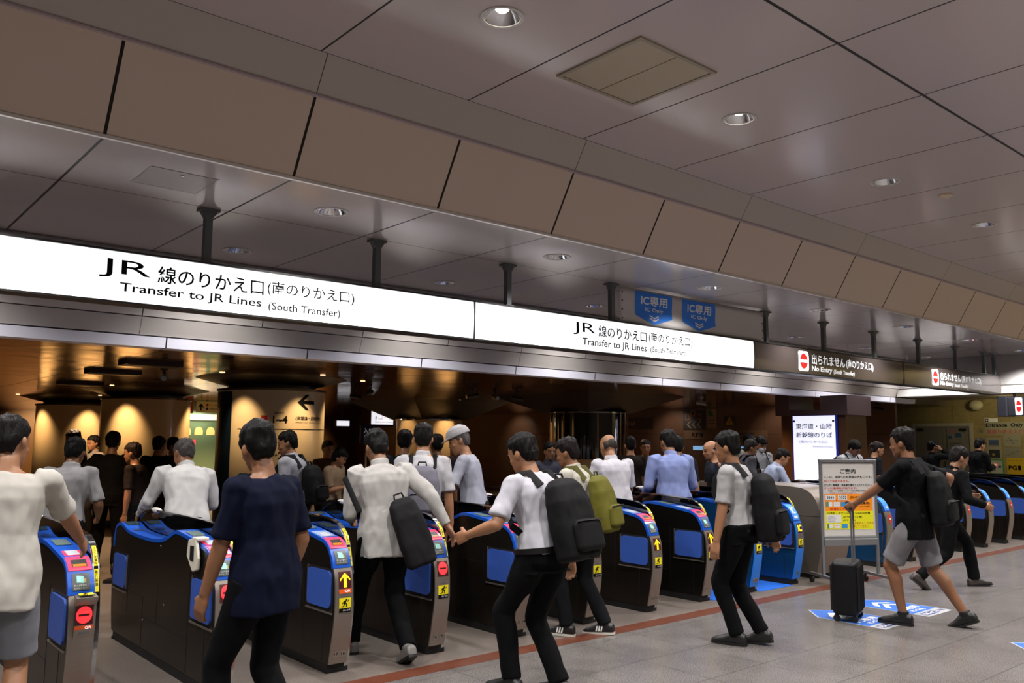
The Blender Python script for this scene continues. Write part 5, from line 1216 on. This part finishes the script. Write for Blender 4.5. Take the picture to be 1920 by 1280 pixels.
P = person('person in a white t-shirt and black trousers carrying a big black backpack', 3.62, 3.92, L_ - 40, 1.70, 15, neck=(10, 0), top='tee', topc='#cfced6', botc='#060607', hl=(-.34, .34, .98), hr=(.36, .06, .80), build=1.1, fl=(-.12, .16, .02, 0), fr=(.08, -.06, .0, 0), fine=.85, beltc='#0a0a0a', drop=.04)
backpack(P, 'big black backpack on the white t-shirted person in the middle', '#070708', .34, .50, .20, low=.02)
P = person('person in a cream shirt and striped black sneakers with an olive backpack', 4.98, 4.95, L_ - 26, 1.64, 10, neck=(10, 0), top='shirt', topc='#cfcabc', botc='#101114', hl=(-.22, .30, .98), hr=(.24, .20, .84), fl=(-.09, .10, 0, 0), fr=(.12, -.17, 0, 4), sole='#c8c4b8', fine=.85, build=1.04, hairc='#171211')
backpack(P, 'olive green backpack on the person with striped sneakers', '#5e5a1e', .31, .46, .17, low=.03, dark='#4a471a')
P = person('person whose face shows between the black backpack and the olive backpack', 7.59, 8.15, T_ + 20, 1.57, 2, topc='#3c3c48', fine=1.3, top='jacket')
P = person('balding person in a white shirt stooping right of the olive backpack', 6.52, 5.98, A_ + 24, 1.68, 12, neck=(14, 6), top='shirt', topc='#d4d2da', botc='#17181d', hair='thin', hairc='#3a332e', build=1.1, hl=(-.22, .36, .95), hr=(.22, .36, .95), fine=.95)
P = person('person in dark clothes between the balding person and the blue shirted one, left', 9.20, 8.15, A_, 1.66, 2, topc='#1d1612', fine=1.3)
P = person('person in brown clothes between the balding person and the blue shirted one, right', 10.16, 8.70, T_, 1.62, 2, topc='#54402c', fine=1.3)
P = person('person in a light blue shirt standing in the lane with the back turned', 7.33, 5.88, A_ + 18, 1.73, 8, neck=(12, 0), top='long', topc='#8f9dd0', botc='#141725', build=1.12, hl=(-.20, .30, .98), hr=(.22, .30, .98), fine=.95)
P = person('person with black hair just right of the light blue shirt', 8.17, 6.48, A_, 1.66, 3, topc='#16161c', fine=1.2)
P = person('person in a grey t-shirt and black trousers walking left with a black backpack', 5.72, 3.94, L_ - 34, 1.70, 6, neck=(8, 0), top='tee', topc='#b4b2b2', botc='#060607', hl=(-.26, .10, .80), hr=(.22, -.18, .84), fl=(-.04, .03, 0, 0), fr=(.10, -.12, .01, 10), fine=.85, build=1.04, drop=.02)
backpack(P, 'black backpack on the grey t-shirted person walking left', '#060607', .30, .52, .19, low=.02)
P = person('person in a white t-shirt and face mask left of the lit board', 13.0, 8.78, T_ + 30, 1.74, 2, neck=(12, 0), topc='#b4b4b0', mask=True, hair='fringe', fine=1.0)
backpack(P, 'black backpack worn by the masked person in a white t-shirt', '#060607')
P = person('person in dark clothes behind the masked person in a white t-shirt', 14.0, 9.34, T_ + 50, 1.67, 2, topc='#18140f', fine=1.3)
P = person('older person in a grey polo shirt with glasses turned right by the gates', 10.95, 7.42, R_ + 8, 1.64, 5, neck=(16, 0), top='polo', topc='#4e4e54', hairc='#2a2625', glasses=True, hl=(-.15, .25, 1.0), hr=(.15, .25, 1.0), fine=.9)
backpack(P, 'black backpack on the older person in the grey polo shirt', '#0f0f12')
P = person('balding person half hidden behind the grey t-shirted person', 8.86, 6.42, L_ + 10, 1.61, 6, top='tee', topc='#20232c', hair='thin', fine=1.1)
P = person('person in a white shirt and grey face mask standing before the lit board', 12.10, 7.95, T_ + 10, 1.70, 4, neck=(24, 8), top='long', topc='#c4c6cc', mask=True, hair='fringe', hl=(-.05, .32, 1.10), hr=(.05, .32, 1.10), fine=.9)
backpack(P, 'black backpack of the masked person before the lit board', '#101014')
phone(P, 'l', 'phone in the hands of the masked person before the lit board')
P = person('person in a white shirt with bowed head right behind the poster stand', 12.66, 6.72, T_ + 20, 1.68, 10, neck=(38, 20), top='long', topc='#b9b9bd', fine=.9, hl=(-.08, .32, 1.0), hr=(.08, .32, 1.0))
backpack(P, 'dark backpack with crossing straps on the person with bowed head', '#1c1e28', dark='#1c1f2a')
P = person('person in dark clothes with tied hair right of the poster stand', 13.46, 6.72, R_, 1.62, 6, neck=(20, 0), topc='#14161c', hair='bun', hairc='#1a120e', fine=1.1)
P = person('person in a light blue shirt reaching over the steel cabinet left of the poster stand', 9.92, 6.42, R_ + 4, 1.56, 24, neck=(10, 0), top='shirt', topc='#a9b4d0', hl=(-.14, .55, 1.02), hr=(.16, .50, .98), fine=1.1)
PS = person('person in a black t-shirt and grey shorts pushing a black suitcase', 7.45, 3.36, L_ - 40, 1.76, 4, neck=(8, -6), top='tee', topc='#060607', bot='short', botc='#8a878a', hl=(-.12, .46, .98), hr=(.32, -.10, 1.0), fl=(-.02, .12, 0, 0), fr=(.22, -.30, .02, 24), tuck=False, build=1.05, fine=.8, drop=.03, curl=70, shoec='#0b0b0c')
backpack(PS, 'black backpack on the person with the suitcase', '#070708', .30, .46, .16, low=.04)
P = person('striding person in dark clothes and brown leather shoes at the right', 9.70, 4.02, R_ + 5, 1.66, 14, neck=(14, 0), top='jacket', topc='#060709', botc='#070708', hl=(-.22, .38, 1.0), hr=(.24, .30, .92), fl=(-.10, .34, 0, -4), fr=(.10, -.42, .06, 38), shoec='#3a3431', hairc='#14100e', fine=.9)
P = person('person with black hair on the phone in front of the grey double door', 17.6, 7.55, R_ + 10, 1.64, 2, neck=(4, 0), topc='#101012', top='jacket', hair='fringe', hr=(.16, .12, 1.50), fine=1.0, pole=(0, .2, -1))
phone(P, 'r', 'phone held to the ear by the person before the double door')
P = person('person in black clothes with long fringe hands raised before the posters', 17.6, 6.68, R_ + 15, 1.70, 4, neck=(18, 0), topc='#060607', top='jacket', hair='fringe', hl=(-.05, .34, 1.12), hr=(.05, .36, 1.12), fine=1.0)
# ---- suitcase
hd = math.radians(L_ - 30); ht = PS['W'] @ (PS['wl'] + (PS['wl'] - PS['el']).normalized() * .08)
t = thing('suitcase', 'large black wheeled suitcase with its handle pulled up in front of the poster stand', 'suitcase', (ht.x + .02, ht.y + .05, 0), hd - PI / 2)
g = MB(); X, Y, Z = V3((1, 0, 0)), V3((0, 1, 0)), V3((0, 0, 1))
g.loft([ring(Z * z, X, Y, a, b_, 28, 4.5) for z, a, b_ in ((.055, .165, .095), (.07, .185, .112), (.28, .19, .116), (.49, .185, .112), (.51, .165, .095))])
link('shell', vox(g, .009, 'shell', [M('case_black', '#060609', .5, spec=.3)], 3), t)
m = MB()
for i in range(5): m.box(-.142 + .068 * i, -.134 + .068 * i, -.122, .122, .09, .475)
m.build('rib', M('case_rib', '#08080b', .5), t, bevel=.002)
hz = ht.z
m = MB()
for s in (-1, 1): m.tube([(.065 * s, -.06, .505), (.065 * s, -.06, hz - .01)], .008, 8)
m.build('telescopic_bar', GREY, t)
m = MB(); m.tube([(-.08, -.06, hz), (.08, -.06, hz)], .014, 10); m.build('grip', BLACK, t)
for sx in (-.14, .14):
    for sy in (-.075, .075):
        m = MB(); m.tube([(sx - .012, sy, .028), (sx + .012, sy, .028)], .028, 14); m.box(sx - .006, sx + .006, sy - .01, sy + .01, .04, .075); m.build('wheel', BLACK, t)
